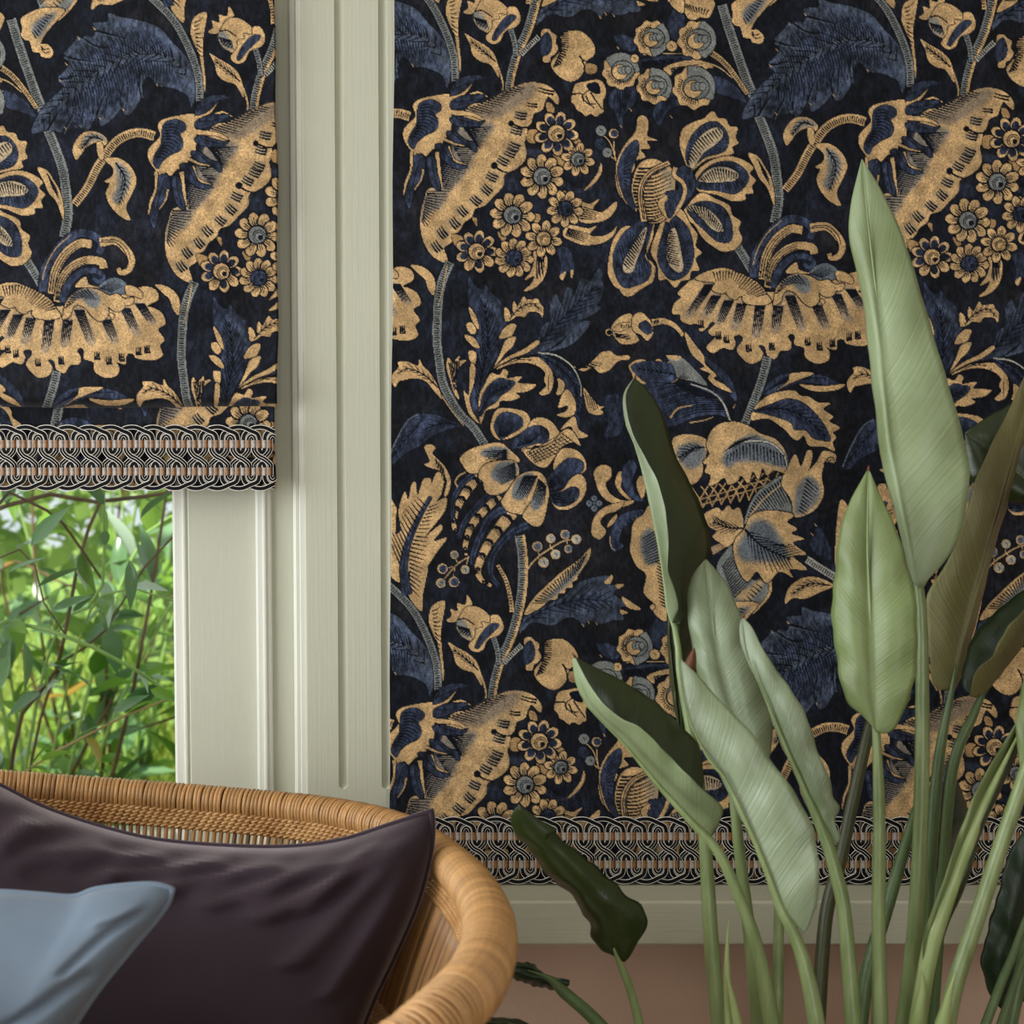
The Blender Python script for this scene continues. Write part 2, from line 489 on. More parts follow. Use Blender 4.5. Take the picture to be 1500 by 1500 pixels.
    dash(C1, '985 572', 24, 2, 4.5, 0.25); dash(C1, '898 658', 16, 2, 4, 0.1)
    for q, a in (('825 725', .2), ('800 820', .25), ('785 920', .4), ('760 960', .4), ('715 1010', .5), ('645 1110', .45), ('612 1190', .75), ('545 1258', .7), ('462 1325', .85), ('412 1400', .9), ('335 1462', .95), ('300 1548', .95)):
        soft(C1, C(128, 122, 112), [(float(q.split()[0]) + 45 * math.cos(t), float(q.split()[1]) + 30 * math.sin(t)) for t in np.linspace(0, 6.28, 9)[:-1]], 0.5, 3)
        dash(C1, q, 17, 3, 4.2, a)
    disc(C1, 765, 775, 14, INK); disc(C1, 660, 1040, 18, INK); stroke(C1, INK, '765 775 830 800 870 800', 2.2, 1.2); stroke(C1, INK, '650 1035 700 1070 750 1085', 2.6, 1.2)
    fill(C1, GOLD, '370 590 200 620 150 665 165 730 95 810 95 880 140 950 150 985 200 960 230 980 270 940 320 920 350 870 385 830 392 740 392 690 400 620')
    fill(C1, NAVY, '190 650 260 625 320 650 325 690 290 720 310 770 290 820 230 850 180 890 150 935 120 890 140 830 170 780 175 720', 0.8)
    fan(C1, '200 660 180 760 150 860', '310 680 300 780 200 880', 12, 1.5, INK, 0.2, -0.15)
    for blue, gold, w in (('385 595 400 540 450 490 540 470 600 490 530 510 480 560 430 590', '385 620 470 582 530 505', 6),
                          ('385 660 400 630 470 600 540 595 600 600 540 640 470 670 400 685', '490 600 560 580 618 608', 3.4),
                          ('385 740 450 735 560 765 600 755 560 790 470 795 400 775', '390 705 520 718 590 750', 7),
                          ('365 825 420 835 480 880 540 900 545 955 480 910 410 890 370 860', '340 872 420 904 530 918', 4),
                          ('290 910 350 910 380 960 410 1020 490 1045 430 1060 370 1030 320 980', '370 920 402 1000 480 1035', 5),
                          ('240 985 290 1000 300 1080 325 1190 280 1170 250 1100', '300 955 315 1080 330 1190', 6),
                          ('160 980 215 980 225 1060 190 1150 150 1230 130 1310 100 1240 130 1130 150 1060', '140 955 140 1060 105 1150 95 1225', 5)):
        stroke(C1, GOLD, gold, w, w * 0.5, 1.1)
        fill(C1, NAVY, blue, 1.5)
        p = even(smooth(pts(C1, blue)), 9)
        stroke_p(np.array([(p[0] + p[1]) / 2, p.mean(0), (p[4] + p[5]) / 2]), 1.0, 0.5, INK, 0.6)
    stroke(C1, GOLD, '215 1065 200 1130 160 1190', 3, 1)
    # --- cluster of daisies with swooshes
    fill(C1, NAVY, '1080 1120 1200 1185 1280 1120 1320 1030 1335 1080 1290 1170 1200 1210 1100 1180', 0.5)
    fill(C1, GOLD, '1330 1020 1334 1080 1290 1150 1220 1200 1262 1150 1310 1085')
    fill(C1, GOLD, '1190 1270 1260 1280 1320 1250 1280 1310 1340 1330 1425 1265 1420 1320 1360 1380 1260 1400 1190 1380'); fan(C1, '1190 1290 1190 1370', '1320 1330 1300 1380', 6, 1.2)
    fill(C3, GOLD, '1090 60 1130 0 1250 20 1300 5 1260 60 1330 70 1400 40 1428 5 1410 60 1340 110 1230 125 1150 100'); fan(C3, '1120 20 1110 60', '1280 60 1230 105', 6, 1.2)
    fill(C3, GOLD, '910 165 985 190 990 270 960 350 900 400 845 412 890 370 912 318 850 345 890 290 910 230'); fan(C3, '930 190 975 190', '925 340 965 330', 6, 1.2)
    fill(C3, NAVY, '1050 140 1130 150 1165 260 1150 310 1110 290 1075 310 1080 240', 0.6)
    fill(C3, GOLD, '1070 320 1110 290 1090 345', 0); fill(C3, GOLD, '1140 285 1160 285 1145 335', 0)
    for s in ('985 650 1020 650 1040 700 1000 710', '875 820 930 820 930 890 870 890', '1160 850 1215 900 1190 920 1150 880', '1030 970 1110 1010 1080 1050', '1060 1210 1110 1200 1100 1250', '520 1370 550 1370 550 1420', '870 1340 950 1350 930 1400', '680 1460 740 1450 720 1520', '390 1470 480 1500 430 1560'):
        fill(C1, GOLD2, s, 0.8)
    soft(C1, NAVY, '860 930 980 950 950 1000 880 980', 0.6, 4); soft(C1, NAVY, '730 1120 840 1140 800 1200 730 1180', 0.6, 4)
    daisy(C1, 1185, 1000, 105, 8, 'gold', .2); daisy(C1, 1050, 838, 138, 9, 'blue', .1); daisy(C1, 960, 1108, 138, 10, 'gold', .3)
    daisy(C1, 1105, 1310, 115, 9, 'bluec', .2); daisy(C1, 775, 1350, 140, 10, 'gold', .1); daisy(C3, 550, 165, 132, 9, 'half', 0); daisy(C3, 785, 205, 122, 11, 'bluec', .1); daisy(C3, 970, 85, 115, 8, 'goldc', .2)
    # --- leaf, bell bud, tulip, little rose
    fill(C5, GOLD, '370 1245 430 1280 500 1320 550 1370 575 1440 582 1520 530 1440 470 1420 420 1380 400 1310')
    stroke(C5, GOLD, '560 1420 590 1490 608 1560 606 1600', 3, 2); veins(C5, '560 1420 480 1350 400 1290', 12, 6, .5, INK, 1.1)
    fill(C5, GOLD, '360 1110 392 1080 385 1038 430 1050 428 1000 478 1010 490 950 522 1000 500 1030 440 1100 400 1122')
    fill(C5, GOLD, '425 1130 440 1090 480 1030 540 1020 600 1050 640 1100 620 1160 560 1210 520 1240 460 1210 430 1170')
    soft(C5, GREY, '420 1120 470 1110 520 1210 460 1210', .9, 4); fan(C5, '430 1140 500 1160', '450 1200 520 1225', 9, 1.2); stroke(C5, INK, '430 1105 480 1100 540 1140', 1.6, 1)
    fill(C5, GOLD, '500 1270 540 1210 545 1165 590 1150 585 1120 635 1125 640 1080 690 1080 718 1150 690 1200 620 1230 590 1290 540 1308')
    fill(C5, NAVY, '540 1270 580 1190 640 1130 692 1138 640 1195 595 1240 560 1285', .8)
    fill(C1, GOLD, '960 190 1000 182 1022 205 1050 225 1045 265 1062 300 1040 340 1015 355 1005 388 965 385 970 330 955 250'); fill(C1, NAVY, '960 230 1000 205 1022 270 1008 330 960 352 945 300', .6)
    fill(C1, GOLD, '1080 220 1130 195 1200 195 1260 240 1292 300 1282 350 1240 382 1225 440 1190 490 1140 512 1080 490 1030 440 1020 390 1060 340 1085 290')
    fill(C1, GOLD2, '1240 400 1300 410 1302 450 1262 466 1235 450', 1.0)
    fan(C1, '1075 200 1080 290 1030 420', '1130 205 1130 300 1085 400', 22, 1.2); stroke(C1, INK, '1195 350 1220 380 1260 385', 2, 1); stroke(C1, INK, '1210 380 1225 410 1220 440', 1.6, 1)
    fill(C1, GOLD, '1150 590 1170 530 1230 512 1310 500 1350 530 1360 590 1340 640 1345 700 1322 715 1300 732 1265 715 1235 728 1205 705 1178 690 1165 660 1142 635')
    fill(C1, INK, '1240 530 1310 520 1325 590 1265 575', 0)
    for s in ('1150 590 1210 590 1225 630 1290 680', '1225 640 1215 600 1260 560', '1235 600 1260 650 1300 650', '1265 580 1290 620 1340 690'):
        stroke(C1, INK, s, 1.7, 1.0)
    # --- berries and the thin branch
    stroke(C1, GOLD, '1500 900 1450 980 1425 1080 1440 1200 1505 1295', 2.4, 2, .6)
    for s in ('1425 1010 1390 900 1335 840', '1420 1000 1410 900 1410 850', '1415 1000 1370 960 1330 910'):
        stroke(C1, GOLD, s, 1.6, 1.2)
    disc(C1, 1330, 820, 32, GREY); disc(C1, 1325, 905, 36, NAVY); disc(C1, 1370, 958, 30, GREY); disc(C1, 1410, 838, 30, NAVY, GOLD)
    stroke(C5, GOLD, '520 700 430 755 345 850', 1.8, 1.4); stroke(C5, GOLD, '410 770 405 840', 1.4, 1.2); stroke(C5, GOLD, '500 710 485 760', 1.4); stroke(C5, GOLD, '400 700 430 745', 1.4); stroke(C5, GOLD, '340 790 400 770', 1.4)
    disc(C5, 410, 698, 26, GREY, GOLD); disc(C5, 335, 785, 32, NAVY, GOLD); disc(C5, 325, 875, 30, GREY, GOLD); disc(C5, 407, 868, 33, NAVY, GOLD); disc(C5, 477, 790, 28, PALE, GOLD)
    stroke(C5, GOLD, '858 800 925 720 1020 652 1100 610 1190 598', 2.4, 1.6)
    for s in ('940 700 930 650', '1010 655 1015 600', '1090 612 1105 575', '1115 610 1125 660', '1020 655 1045 695', '930 715 970 745'):
        stroke(C5, GOLD, s, 1.4)
    for x, y, r in ((930, 645, 32), (1015, 595, 29), (1105, 570, 30), (1175, 600, 31), (1125, 660, 26), (1045, 695, 31), (970, 745, 33)):
        disc(C5, x, y, r, PALE if r % 2 else BLUEG, GOLD)
    # --- middle acanthus
    stem(C3, '385 230 340 330 312 450 302 600 300 720 315 850 335 980 380 1080 450 1190 530 1270 600 1375', 13, 12, GREY)
    stroke(C3, GOLD, '365 250 335 400 310 500', 1.6, 1); stroke(C3, GOLD, '325 1060 390 1160 470 1260', 2, 1)
    fill(C3, GOLD, '135 250 210 260 270 310 290 370 280 440 245 400 225 340 180 300')
    fill(C3, GOLD, '20 940 60 890 55 860 110 855 180 880 190 840 210 880 260 930 310 1020 330 1090 290 1050 230 980 160 960 100 970 60 980 40 1015 20 990'); veins(C3, '310 1020 220 940 120 900 50 930', 12, 7, .6, INK, 1.1)
    fill(C3, GOLD, '370 830 400 860 440 820 440 850 485 845 440 890 420 950 425 1030 440 1090 410 1060 380 960 360 890'); fan(C3, '375 860 440 850', '410 1050 430 1060', 7, 1.1)
    fill(C3, NAVY * 1.05, '500 330 540 380 580 400 600 370 640 420 690 470 730 540 742 600 700 670 722 700 680 760 690 800 640 880 610 960 580 1060 572 1235 545 1200 510 1100 530 960 560 850 540 750 560 650 540 560 500 480', .6)
    soft(C3, SLATE, '580 420 640 440 720 540 660 640 600 620', .7, 8)
    veins(C3, '560 1180 580 950 620 750 600 480', 34, 16, .45, INK, 1.5, 2.0)
    for s in ('500 510 545 570 565 650 545 640 515 580', '485 620 520 612 548 660 525 685 495 660', '475 690 530 705 568 765 540 768 490 725', '500 792 545 800 538 872 508 850',
              '510 880 540 890 530 1000 505 1080 520 1160 568 1245 500 1180 468 1040 500 1060',
              '730 600 722 520 750 530 770 580 780 480 810 505 845 445 870 468 930 460 948 490 970 520 962 575 940 550 900 540 870 548 850 575 800 570 770 592',
              '690 710 720 650 760 620 796 628 772 690 740 705', '795 700 775 760 732 800 692 852 662 885 700 800 732 722',
              '660 895 740 830 840 780 930 722 940 745 860 802 780 832 700 872',
              '670 905 760 850 870 832 950 832 1010 890 1032 970 1010 1050 960 1066 945 1050 985 1010 970 970 982 930 930 882 850 862 760 872'):
        fill(C3, GOLD, s, 1.2)
    veins(C3, '755 590 820 520 900 490 955 540', 10, 7, .7, INK, 1.0); fan(C3, '780 840 900 850 1000 950', '690 890 870 845 1000 1040', 8, 1.0)
    fill(C3, NAVY, '930 810 1010 830 1110 890 1180 970 1215 1060 1200 1180 1190 1290 1160 1180 1120 1050 1060 960 1000 880', .8); veins(C3, '940 815 1080 900 1170 1020 1190 1200', 18, 12, .4, INK, 1.0)
    stroke(C3, PALE, '935 800 1050 818 1150 888 1200 990 1208 1090', 2.6, 1.2, .5)
    for s in ('1060 960 1100 990 1090 1050 1050 1062 1062 1010', '1110 1030 1168 1100 1165 1180 1110 1205 1052 1190 1112 1168 1118 1130 1062 1142', '1160 1200 1190 1280 1250 1322 1180 1332 1140 1262 1078 1282',
              '1220 1020 1270 1080 1320 1135 1352 1138 1325 1155 1345 1175 1310 1192 1250 1170 1230 1100', '1160 885 1220 890 1280 850 1330 800 1390 790 1430 818 1505 818 1505 842 1440 852 1380 910 1320 926 1280 892 1220 916'):
        fill(C3, GOLD, s)
    fan(C3, '1230 1050 1290 1090', '1260 1160 1320 1175', 5, 1.0); fan(C3, '1170 890 1180 900', '1320 850 1350 880', 4, 1.0)
    fill(C3, GOLD, '565 1080 600 1000 640 930 690 940 720 902 748 922 740 960 830 948 812 990 922 1000 870 1042 800 1052 822 1078 760 1102 700 1102 680 1142 610 1162 590 1212 572 1240')
    fill(C3, NAVY, '572 1200 580 1090 620 1010 690 960 740 970 790 985 755 1035 700 1072 670 1110 610 1150', .8); veins(C3, '572 1180 640 1060 770 990', 16, 9, .5, INK, 1.1)
    # --- striped pea flower
    fill(C3, GOLD, '640 1290 650 1200 690 1150 760 1150 850 1170 886 1220 870 1280 810 1312 740 1342 680 1342'); fill(C3, NAVY, '660 1270 682 1200 740 1172 820 1200 842 1250 800 1290 740 1322 700 1342', .8); fan(C3, '690 1330 740 1330', '690 1210 810 1220', 9, 1.1)
    fill(C3, GOLD, '880 1250 930 1208 1000 1220 1050 1270 1082 1340 1040 1402 980 1412 920 1382 860 1420 830 1400'); fill(C3, NAVY, '770 1400 800 1330 880 1270 950 1258 1002 1300 990 1360 920 1370 850 1392', .8); fan(C3, '800 1390 880 1370', '850 1300 980 1290', 9, 1.1)
    fill(C3, GOLD, '840 1410 930 1400 1030 1360 1090 1290 1150 1290 1200 1380 1150 1362 1080 1392 1040 1452 980 1520 900 1490')
    fan(C3, '880 1420 1000 1390 1090 1310', '940 1500 1060 1430 1170 1370', 12, 1.0, INK, 0); fan(C3, '860 1430 910 1490', '1100 1300 1180 1375', 6, 1.0, INK, 0)
    fill(C5, GOLD, '1030 150 1060 60 1110 25 1190 50 1232 110 1230 170 1160 200 1060 220'); fill(C5, NAVY, '990 225 1060 140 1130 90 1212 110 1215 170 1140 210 1100 270 1000 292', .8)
    fill(C5, GOLD, '1010 320 1090 290 1140 220 1200 190 1240 260 1210 350 1130 410 1050 405'); fill(C5, NAVY, '1005 310 1080 302 1150 270 1192 290 1180 350 1110 390 1040 380', .8)
    fan(C5, '1000 240 1000 290', '1150 110 1200 180', 8, 1.0); fan(C5, '1010 320 1040 370', '1160 290 1150 370', 8, 1.0)
    for sp, w in (('560 200 480 310 420 420 408 520 440 575', 15), ('685 320 580 430 510 530 478 640 482 700', 16), ('775 430 670 560 600 670 556 790 585 860 642 892', 18)):
        p = stroke(C5, GOLD, sp, w, 4, 1.4)
        E = even(p, 13); T = np.gradient(E, axis=0); T /= np.linalg.norm(T, axis=1)[:, None]
        for i in range(1, 12, 2):
            nv = np.array([-T[i][1], T[i][0]]); ww = (w + (4 - w) * i / 12) * 0.5
            stroke_p(np.array([E[i] - nv * ww, E[i] - T[i] * 3, E[i] + nv * ww]), 5.5 - i * .2, 5.5 - i * .2, INK)
            for j in range(6):
                b = E[i] + nv * ww * (j / 2.5 - 1)
                stroke_p(np.array([b, b + T[i] * (5 + 2 * rng.rand())]), 1.1, .4, INK)
    for sp, w in (('530 190 450 260 402 360 400 470', 9), ('640 310 540 410 470 500 440 600', 11), ('740 400 640 460 580 560 532 680 520 760', 12), ('872 510 780 552 690 640 642 730 642 830 690 892', 11)):
        stroke(C5, NAVY * 1.1, sp, w, w * .55, 1.0); stroke(C5, INK, sp, 1.0, .6)
    stroke(C5, GOLD, '430 270 415 240 440 200 480 180', 2.5, 1.5)
    pet = ('445 90 500 40 600 5 700 -5 760 40 822 112 700 112 600 132 560 182 500 182 460 130', '560 205 600 132 720 102 800 122 812 200 762 272 700 312 640 322 600 290 590 240',
           '720 335 790 230 830 192 900 172 960 190 992 260 960 340 880 422 820 442 740 420 705 370', '840 445 920 330 980 250 1002 300 990 400 960 500 910 518 860 482')
    for s in pet:
        fill(C5, GOLD, s, 1.6)
    for s in ('570 60 640 20 740 30 740 80 640 90', '640 190 690 120 790 120 800 190 730 250 660 230', '770 330 800 230 890 180 900 260 840 350', '890 370 940 270 980 280 960 380 910 420'):
        soft(C5, BLUEG, s, .9, 3)
    fan(C5, '740 40 740 100', '580 50 610 110', 7, 1.4); fan(C5, '790 120 800 210', '660 180 690 260', 9, 1.4); fan(C5, '850 200 930 200', '790 330 860 350', 9, 1.4); fan(C5, '940 220 985 260', '890 380 970 400', 7, 1.4)
    # --- feathered gold leaf
    fill(C5, GOLD, '-30 330 40 390 45 450 40 560 75 540 60 440 70 370 100 300 120 350 140 260 165 240 180 320 215 225 260 220 265 250 300 180 335 190 345 230 325 320 300 360 360 340 350 420 300 490 230 580 320 510 332 540 280 610 362 592 300 680 260 740 200 830 245 770 230 860 210 960 205 1050 150 1000 120 930 130 800 60 870 -20 790 -60 700')
    stroke(C5, NAVY * 1.1, '262 330 170 500 112 650 92 800 115 950', 5, 14, 1.0); stroke(C5, INK, '250 360 165 520 105 670 90 800', 1, .6)
    fan(C5, '230 390 130 570 70 760', '170 330 70 440 0 600', 14, 1.4); fan(C5, '250 400 170 560 130 700 130 900', '320 370 260 540 240 700 190 960', 22, 1.4, INK, .3)
    fill(C5, GOLD, '220 130 255 112 235 60 222 20 258 2 290 25 272 60 320 110 360 160 386 230 372 310 345 325 362 230 320 172 260 152'); fan(C5, '290 90 340 150', '300 150 360 280', 6, 1.0)
    # --- gold and grey winged leaf
    fill(C5, GOLD, '850 1075 900 980 1000 880 1090 800 1190 730 1262 655 1255 720 1190 820 1180 850 1150 870 1150 900 1110 905 1105 935 1065 940 1050 975 1000 985 950 1030'); soft(C5, BLUEG, '960 990 1060 890 1160 780 1240 700 1200 790 1120 890 1020 970', .8, 4); fan(C5, '900 1000 1040 860 1240 690', '980 1000 1090 910 1190 800', 22, 1.2)
    # --- roses and their leaves
    fill(C2, NAVY, '160 380 280 350 420 350 560 365 500 390 380 390 260 400 160 425', .8); fan(C2, '170 390 170 420', '480 360 420 385', 5, 1)
    stroke(C2, GOLD, '180 340 320 335 450 335', 2, 1)
    fill(C2, GOLD, '310 430 400 390 520 378 620 420 560 430 440 418 375 440 350 472'); fan(C2, '350 430 360 460', '560 400 480 415', 4, 1)
    stem(C2, '590 320 680 385 760 480 835 590', 9, 6, GOLD, 3.2); stroke(C2, GOLD, '500 375 650 420 740 490', 3, 1)
    for x, y, r, a in ((235, 240, 108, 3.4), (518, 250, 118, 3.1), (40, 445, 112, 1.9), (250, 540, 108, 2.6), (500, 550, 130, 2.5)):
        q = [(x + r * (1 + .07 * math.sin(9 * t)) * math.cos(t), y + r * (1 + .07 * math.sin(9 * t)) * math.sin(t)) for t in np.linspace(0, 2 * np.pi, 37)[:-1]]
        fill(C2, GOLD, q, 1.4, 2)
        g = [(x + r * 1.02 * math.cos(t), y + r * 1.02 * math.sin(t)) for t in np.linspace(a + 1.9, a + 4.4, 12)] + [(x + r * .2 * math.cos(a), y + r * .2 * math.sin(a))]
        fill(C2, GREY, g, 1.2, 2)
        z = [(x + r * .62 * math.cos(t) + r * .1, y + r * .55 * math.sin(t)) for t in np.linspace(0, 2 * np.pi, 20)[:-1]]
        fill(C2, GREY * .95, z, 1.6, 2)
        z = [(x + r * .42 * math.cos(t) - r * .05, y + r * .4 * math.sin(t) + r * .08) for t in np.linspace(0, 2 * np.pi, 16)[:-1]]
        fill(C2, GOLD, z, 1.4, 2)
        for k in range(3):
            zz = [(x + r * (.12 + .2 * k - .1) + r * .16 * math.cos(t), y - r * .05 + r * .2 * math.sin(t)) for t in np.linspace(0, 2 * np.pi, 12)[:-1]]
            fill(C2, GREY, zz, 1.1, 2)
        fan(C2, [(x + r * .62 * math.cos(t), y + r * .6 * math.sin(t)) for t in np.linspace(a - 1.2, a + 1.2, 8)], [(x + r * .84 * math.cos(t), y + r * .82 * math.sin(t)) for t in np.linspace(a - 1.2, a + 1.2, 8)], 16, 1.2)
    disc(C2, 360, 290, 32, GOLD); disc(C2, 128, 368, 26, GOLD)
    # --- top leaf pieces of the lattice flower that hang above the roses
    fill(C2, GOLD, '330 -10 400 -30 560 -30 628 10 620 60 590 112 540 108 500 126 460 112 440 80 390 60'); fan(C2, '430 20 590 60', '470 70 570 100', 9, 1.5)
    # --- pomegranate flower
    stem(C4, '750 100 815 200 880 315', 13, 12)
    fill(C2, GOLD, '840 965 900 980 940 1040 980 1110 1002 1200 1002 1290 960 1180 910 1120 880 1050'); fan(C2, '900 1000 930 1080', '970 1110 985 1180', 5, 1.1)
    fill(C2, GOLD, '10 1050 60 920 130 830 150 735 200 735 215 800 205 850 272 882 205 885 225 930 165 940 195 985 130 1010 125 1060 90 1120 105 1200 140 1325 50 1240')
    fill(C2, NAVY, '20 1070 65 940 140 880 152 955 112 1050 98 1150 130 1320 62 1240', .8); fan(C2, '60 1000 60 1150', '130 930 100 1180', 9, 1.1)
    def petal(fr, gold, blue, seed, a, b):
        fill(fr, GOLD, gold, 1.5); fill(fr, NAVY, blue, 0.9)
        fan(fr, seed, blue, 34, 0.9, INK, .3); fill(fr, PALE, seed, 1.2)
        soft(fr, GOLD, seed, .55, 2); fan(fr, a, b, 15, 1.5, INK, 0.25)
    petal(C2, '440 1010 410 900 430 810 500 765 560 745 585 720 622 698 650 738 700 748 722 790 772 800 762 860 778 900 740 922 748 960 690 980 580 1002 500 1062 470 1072', '450 1000 470 880 550 785 640 765 705 830 715 900 680 955 570 988 490 1048', '470 1000 500 910 570 830 650 800 682 850 630 910 560 960 490 1060', '465 990 520 880 650 805', '495 1030 600 920 680 850')
    petal(C2, '505 1105 580 1022 700 980 800 1000 872 1050 850 1090 888 1130 862 1170 872 1212 822 1220 820 1252 740 1262 640 1222 530 1202', '530 1110 620 1030 740 1015 832 1080 832 1150 760 1215 640 1195 520 1180', '530 1130 600 1062 700 1050 776 1090 760 1130 680 1142 560 1142', '540 1120 640 1055 770 1085', '570 1140 660 1140 760 1130')
    petal(C2, '440 1315 540 1212 640 1250 722 1290 740 1350 792 1390 780 1440 802 1500 765 1560 690 1580 640 1560 560 1500 500 1410 430 1360', '460 1310 560 1262 680 1300 735 1400 732 1510 650 1515 560 1440 490 1370', '450 1302 560 1300 650 1370 682 1450 620 1442 540 1362', '460 1300 570 1300 680 1430', '520 1350 600 1420 660 1460')
    petal(C4, '0 80 60 10 130 0 220 -80 270 -100 250 0 240 80 205 190 255 260 242 350 200 380 150 412 110 442 60 442 30 400 0 382 -40 300 -30 180', '20 110 90 20 240 -70 230 40 190 190 230 260 210 340 130 380 60 390 10 320 -10 210', '60 230 120 120 200 10 185 100 140 220 112 292 60 292', '60 240 110 130 190 30', '110 290 150 190 190 60')
    petal(C4, '230 170 260 60 330 -80 420 -100 480 0 522 60 510 130 548 170 510 210 532 280 482 290 470 340 420 350 380 392 330 340 280 342 270 250', '270 200 300 60 350 -70 450 0 490 100 495 220 450 310 370 345 310 300', '330 180 340 60 380 20 412 130 432 270 390 292 340 240', '335 230 330 130 350 40', '425 260 400 140 380 40')
    ball = '110 1200 130 1080 180 1012 260 1000 360 1060 382 1150 360 1260 320 1372 250 1402 190 1382 140 1300'
    fill(C2, GOLD, ball, 1.6)
    fan(C2, '150 1060 115 1180 150 1330 200 1390', '300 1020 375 1140 350 1280 310 1370', 17, 2.0, INK, .1, .1)
    soft(C2, GREY, '300 1050 370 1100 370 1240 300 1300 320 1160', .4, 5)
    stroke(C2, GOLD, '185 1390 165 1200 220 1090 345 1020', 8, 7, 1.6); stroke(C2, INK, '182 1380 162 1200 218 1085 335 1025', 1, 1); stroke(C2, INK, '192 1380 176 1200 230 1096 350 1036', 1, 1)
    fill(C2, NAVY, '385 1090 440 1040 502 1100 502 1190 450 1270 400 1300 320 1210 400 1190', 1.2); stroke(C2, GOLD, '385 1050 375 1100 432 1150 442 1215 405 1300 330 1392', 6, 5, 1.0)
    fill(C2, NAVY, '310 1300 360 1240 390 1290 350 1370', .8); fill(C2, GOLD, '275 1265 332 1228 312 1290 332 1372 290 1320', 1.0)
    # --- little branch with curled leaves, reaching the trumpet flower
    p = stem(C2, '1070 1195 1150 1090 1210 970 1262 890 1330 802 1420 752 1500 745 1575 765', 11, 14, GOLD, 3.2)
    fill(C2, GOLD, '1080 912 1060 850 1090 780 1150 735 1230 745 1278 790 1262 822 1220 800 1150 830 1112 880'); soft(C2, BLUEG, '1110 830 1150 760 1230 755 1270 795 1200 790 1140 830', .8, 4); veins(C2, '1250 790 1180 770 1110 850', 10, 6, .6)
    fill(C2, GOLD, '1210 805 1250 815 1255 900 1225 900', .8)
    fill(C2, GOLD, '1260 910 1340 900 1420 950 1462 1040 1430 1130 1395 1210 1422 1292 1350 1262 1290 1190 1270 1120 1292 1062 1260 1050 1312 1010 1310 960'); soft(C2, BLUEG, '1330 930 1410 980 1420 1060 1360 1180 1310 1160 1340 1060', .85, 5); veins(C2, '1330 930 1390 1040 1350 1200', 13, 9, .7, INK, 1.2, 1.8)
    # --- umbrella flower
    stroke(C4, NAVY * 1.1, '878 325 888 200 940 100 1010 15 1100 -40 1190 -25 1242 25 1228 85', 15, 10, 1.2); stroke(C4, GOLD, '870 250 900 150 960 50 1050 -30', 1.4, 1)
    fan(C4, '890 260 960 110', '950 90 1100 -20', 5, .9)
    stroke(C4, GOLD, '1230 18 1330 8 1402 70 1432 130 1412 190 1362 208 1348 178', 13, 6, 1.4); stroke(C4, INK, '1230 18 1330 18 1390 80 1412 140', 1, .6); stroke(C4, INK, '1240 6 1335 4 1402 60 1425 130', 1, .6)
    stroke(C4, GOLD, '930 340 952 200 1012 92 1100 25 1180 30', 12, 12, 1.4)
    stroke(C4, GOLD, '960 390 992 250 1062 165 1150 128 1240 140 1255 180', 10, 12, 1.4)
    for d in (-16, 0, 16):
        stroke(C4, INK, [(930 + d, 330), (952 + d, 205), (1012 + d, 97 + d * .3), (1100, 25 + d)], 1.4, .7); stroke(C4, INK, [(962 + d * .6, 380), (992 + d, 252), (1062 + d, 168 + d * .3), (1150, 128 + d)], 1.3, .7)
    stroke(C4, NAVY * 1.15, '990 390 1040 270 1120 205 1200 195 1250 225 1232 268 1188 245', 11, 5, 1.1)
    sk = '500 340 440 380 395 430 420 450 378 490 362 552 410 560 420 600 470 622 520 620 540 668 582 640 610 605 632 620 590 662 612 692 642 692 615 722 578 770 620 802 680 770 740 782 762 740 750 700 790 690 806 720 768 780 800 832 850 868 912 850 932 800 905 757 942 762 962 822 1010 838 1042 790 1100 782 1112 740 1090 700 1110 680 1132 700 1132 750 1190 770 1200 830 1270 868 1340 850 1352 800 1336 770 1392 782 1402 722 1440 718 1462 745 1560 758 1624 727 1610 664 1637 627 1597 564 1643 526 1622 463 1572 430 1530 415 1597 375 1586 319 1522 294 1440 310 1200 360 950 420 700 320'
    fill(C4, GOLD, sk, 1.6)
    for a in ('600 370 470 560', '640 440 570 570', '720 470 660 610', '800 490 760 640', '915 505 890 690', '1030 505 1010 660', '1100 440 1175 640', '1270 500 1325 640', '1390 430 1465 590', '1480 400 1560 520'):
        x0, y0, x1, y1 = [float(v) for v in a.split()]
        soft(C4, C(130, 122, 118), [(x0 - 30, y0), (x0 + 30, y0), (x1 + 28, y1), (x1 - 28, y1)], .6, 3)
        fan(C4, [(x0 - 28, y0), (x0 + 28, y0)], [(x1 - 24, y1), (x1 + 24, y1)], 6, 1.5, INK, .3)
    for q in ('545 620', '655 690', '705 715', '845 770', '990 760', '1215 730', '1290 760', '1370 740', '1475 700', '1530 690'):
        dash(C4, q, 12, 3, 3.0, 1.5)
    fill(C4, GOLD, '505 332 580 290 680 268 760 290 850 330 920 380 962 440 985 482 920 502 830 492 802 460 822 440 790 445 765 465 735 460 705 430 720 395 690 425 650 424 612 402 630 360 560 352', 1.6)
    fan(C4, '620 290 740 285 860 330 960 430', '640 360 740 350 800 420 880 450', 20, 1.4)
    fill(C4, BLUEG, '1218 312 1260 260 1330 238 1392 270 1410 330 1300 345'); fan(C4, '1230 310 1300 330', '1320 250 1390 280', 6, 1.2)
    fill(C4, GOLD, '1392 290 1450 296 1498 335 1490 368 1440 352 1400 345')
    fill(C4, GOLD, '1000 475 1020 390 1080 330 1150 303 1230 320 1290 350 1340 340 1385 372 1440 365 1435 402 1400 412 1385 392 1382 432 1340 452 1300 435 1275 400 1285 450 1275 488 1230 512 1182 480 1140 430 1090 408 1060 432 1042 482 1000 502', 1.6)
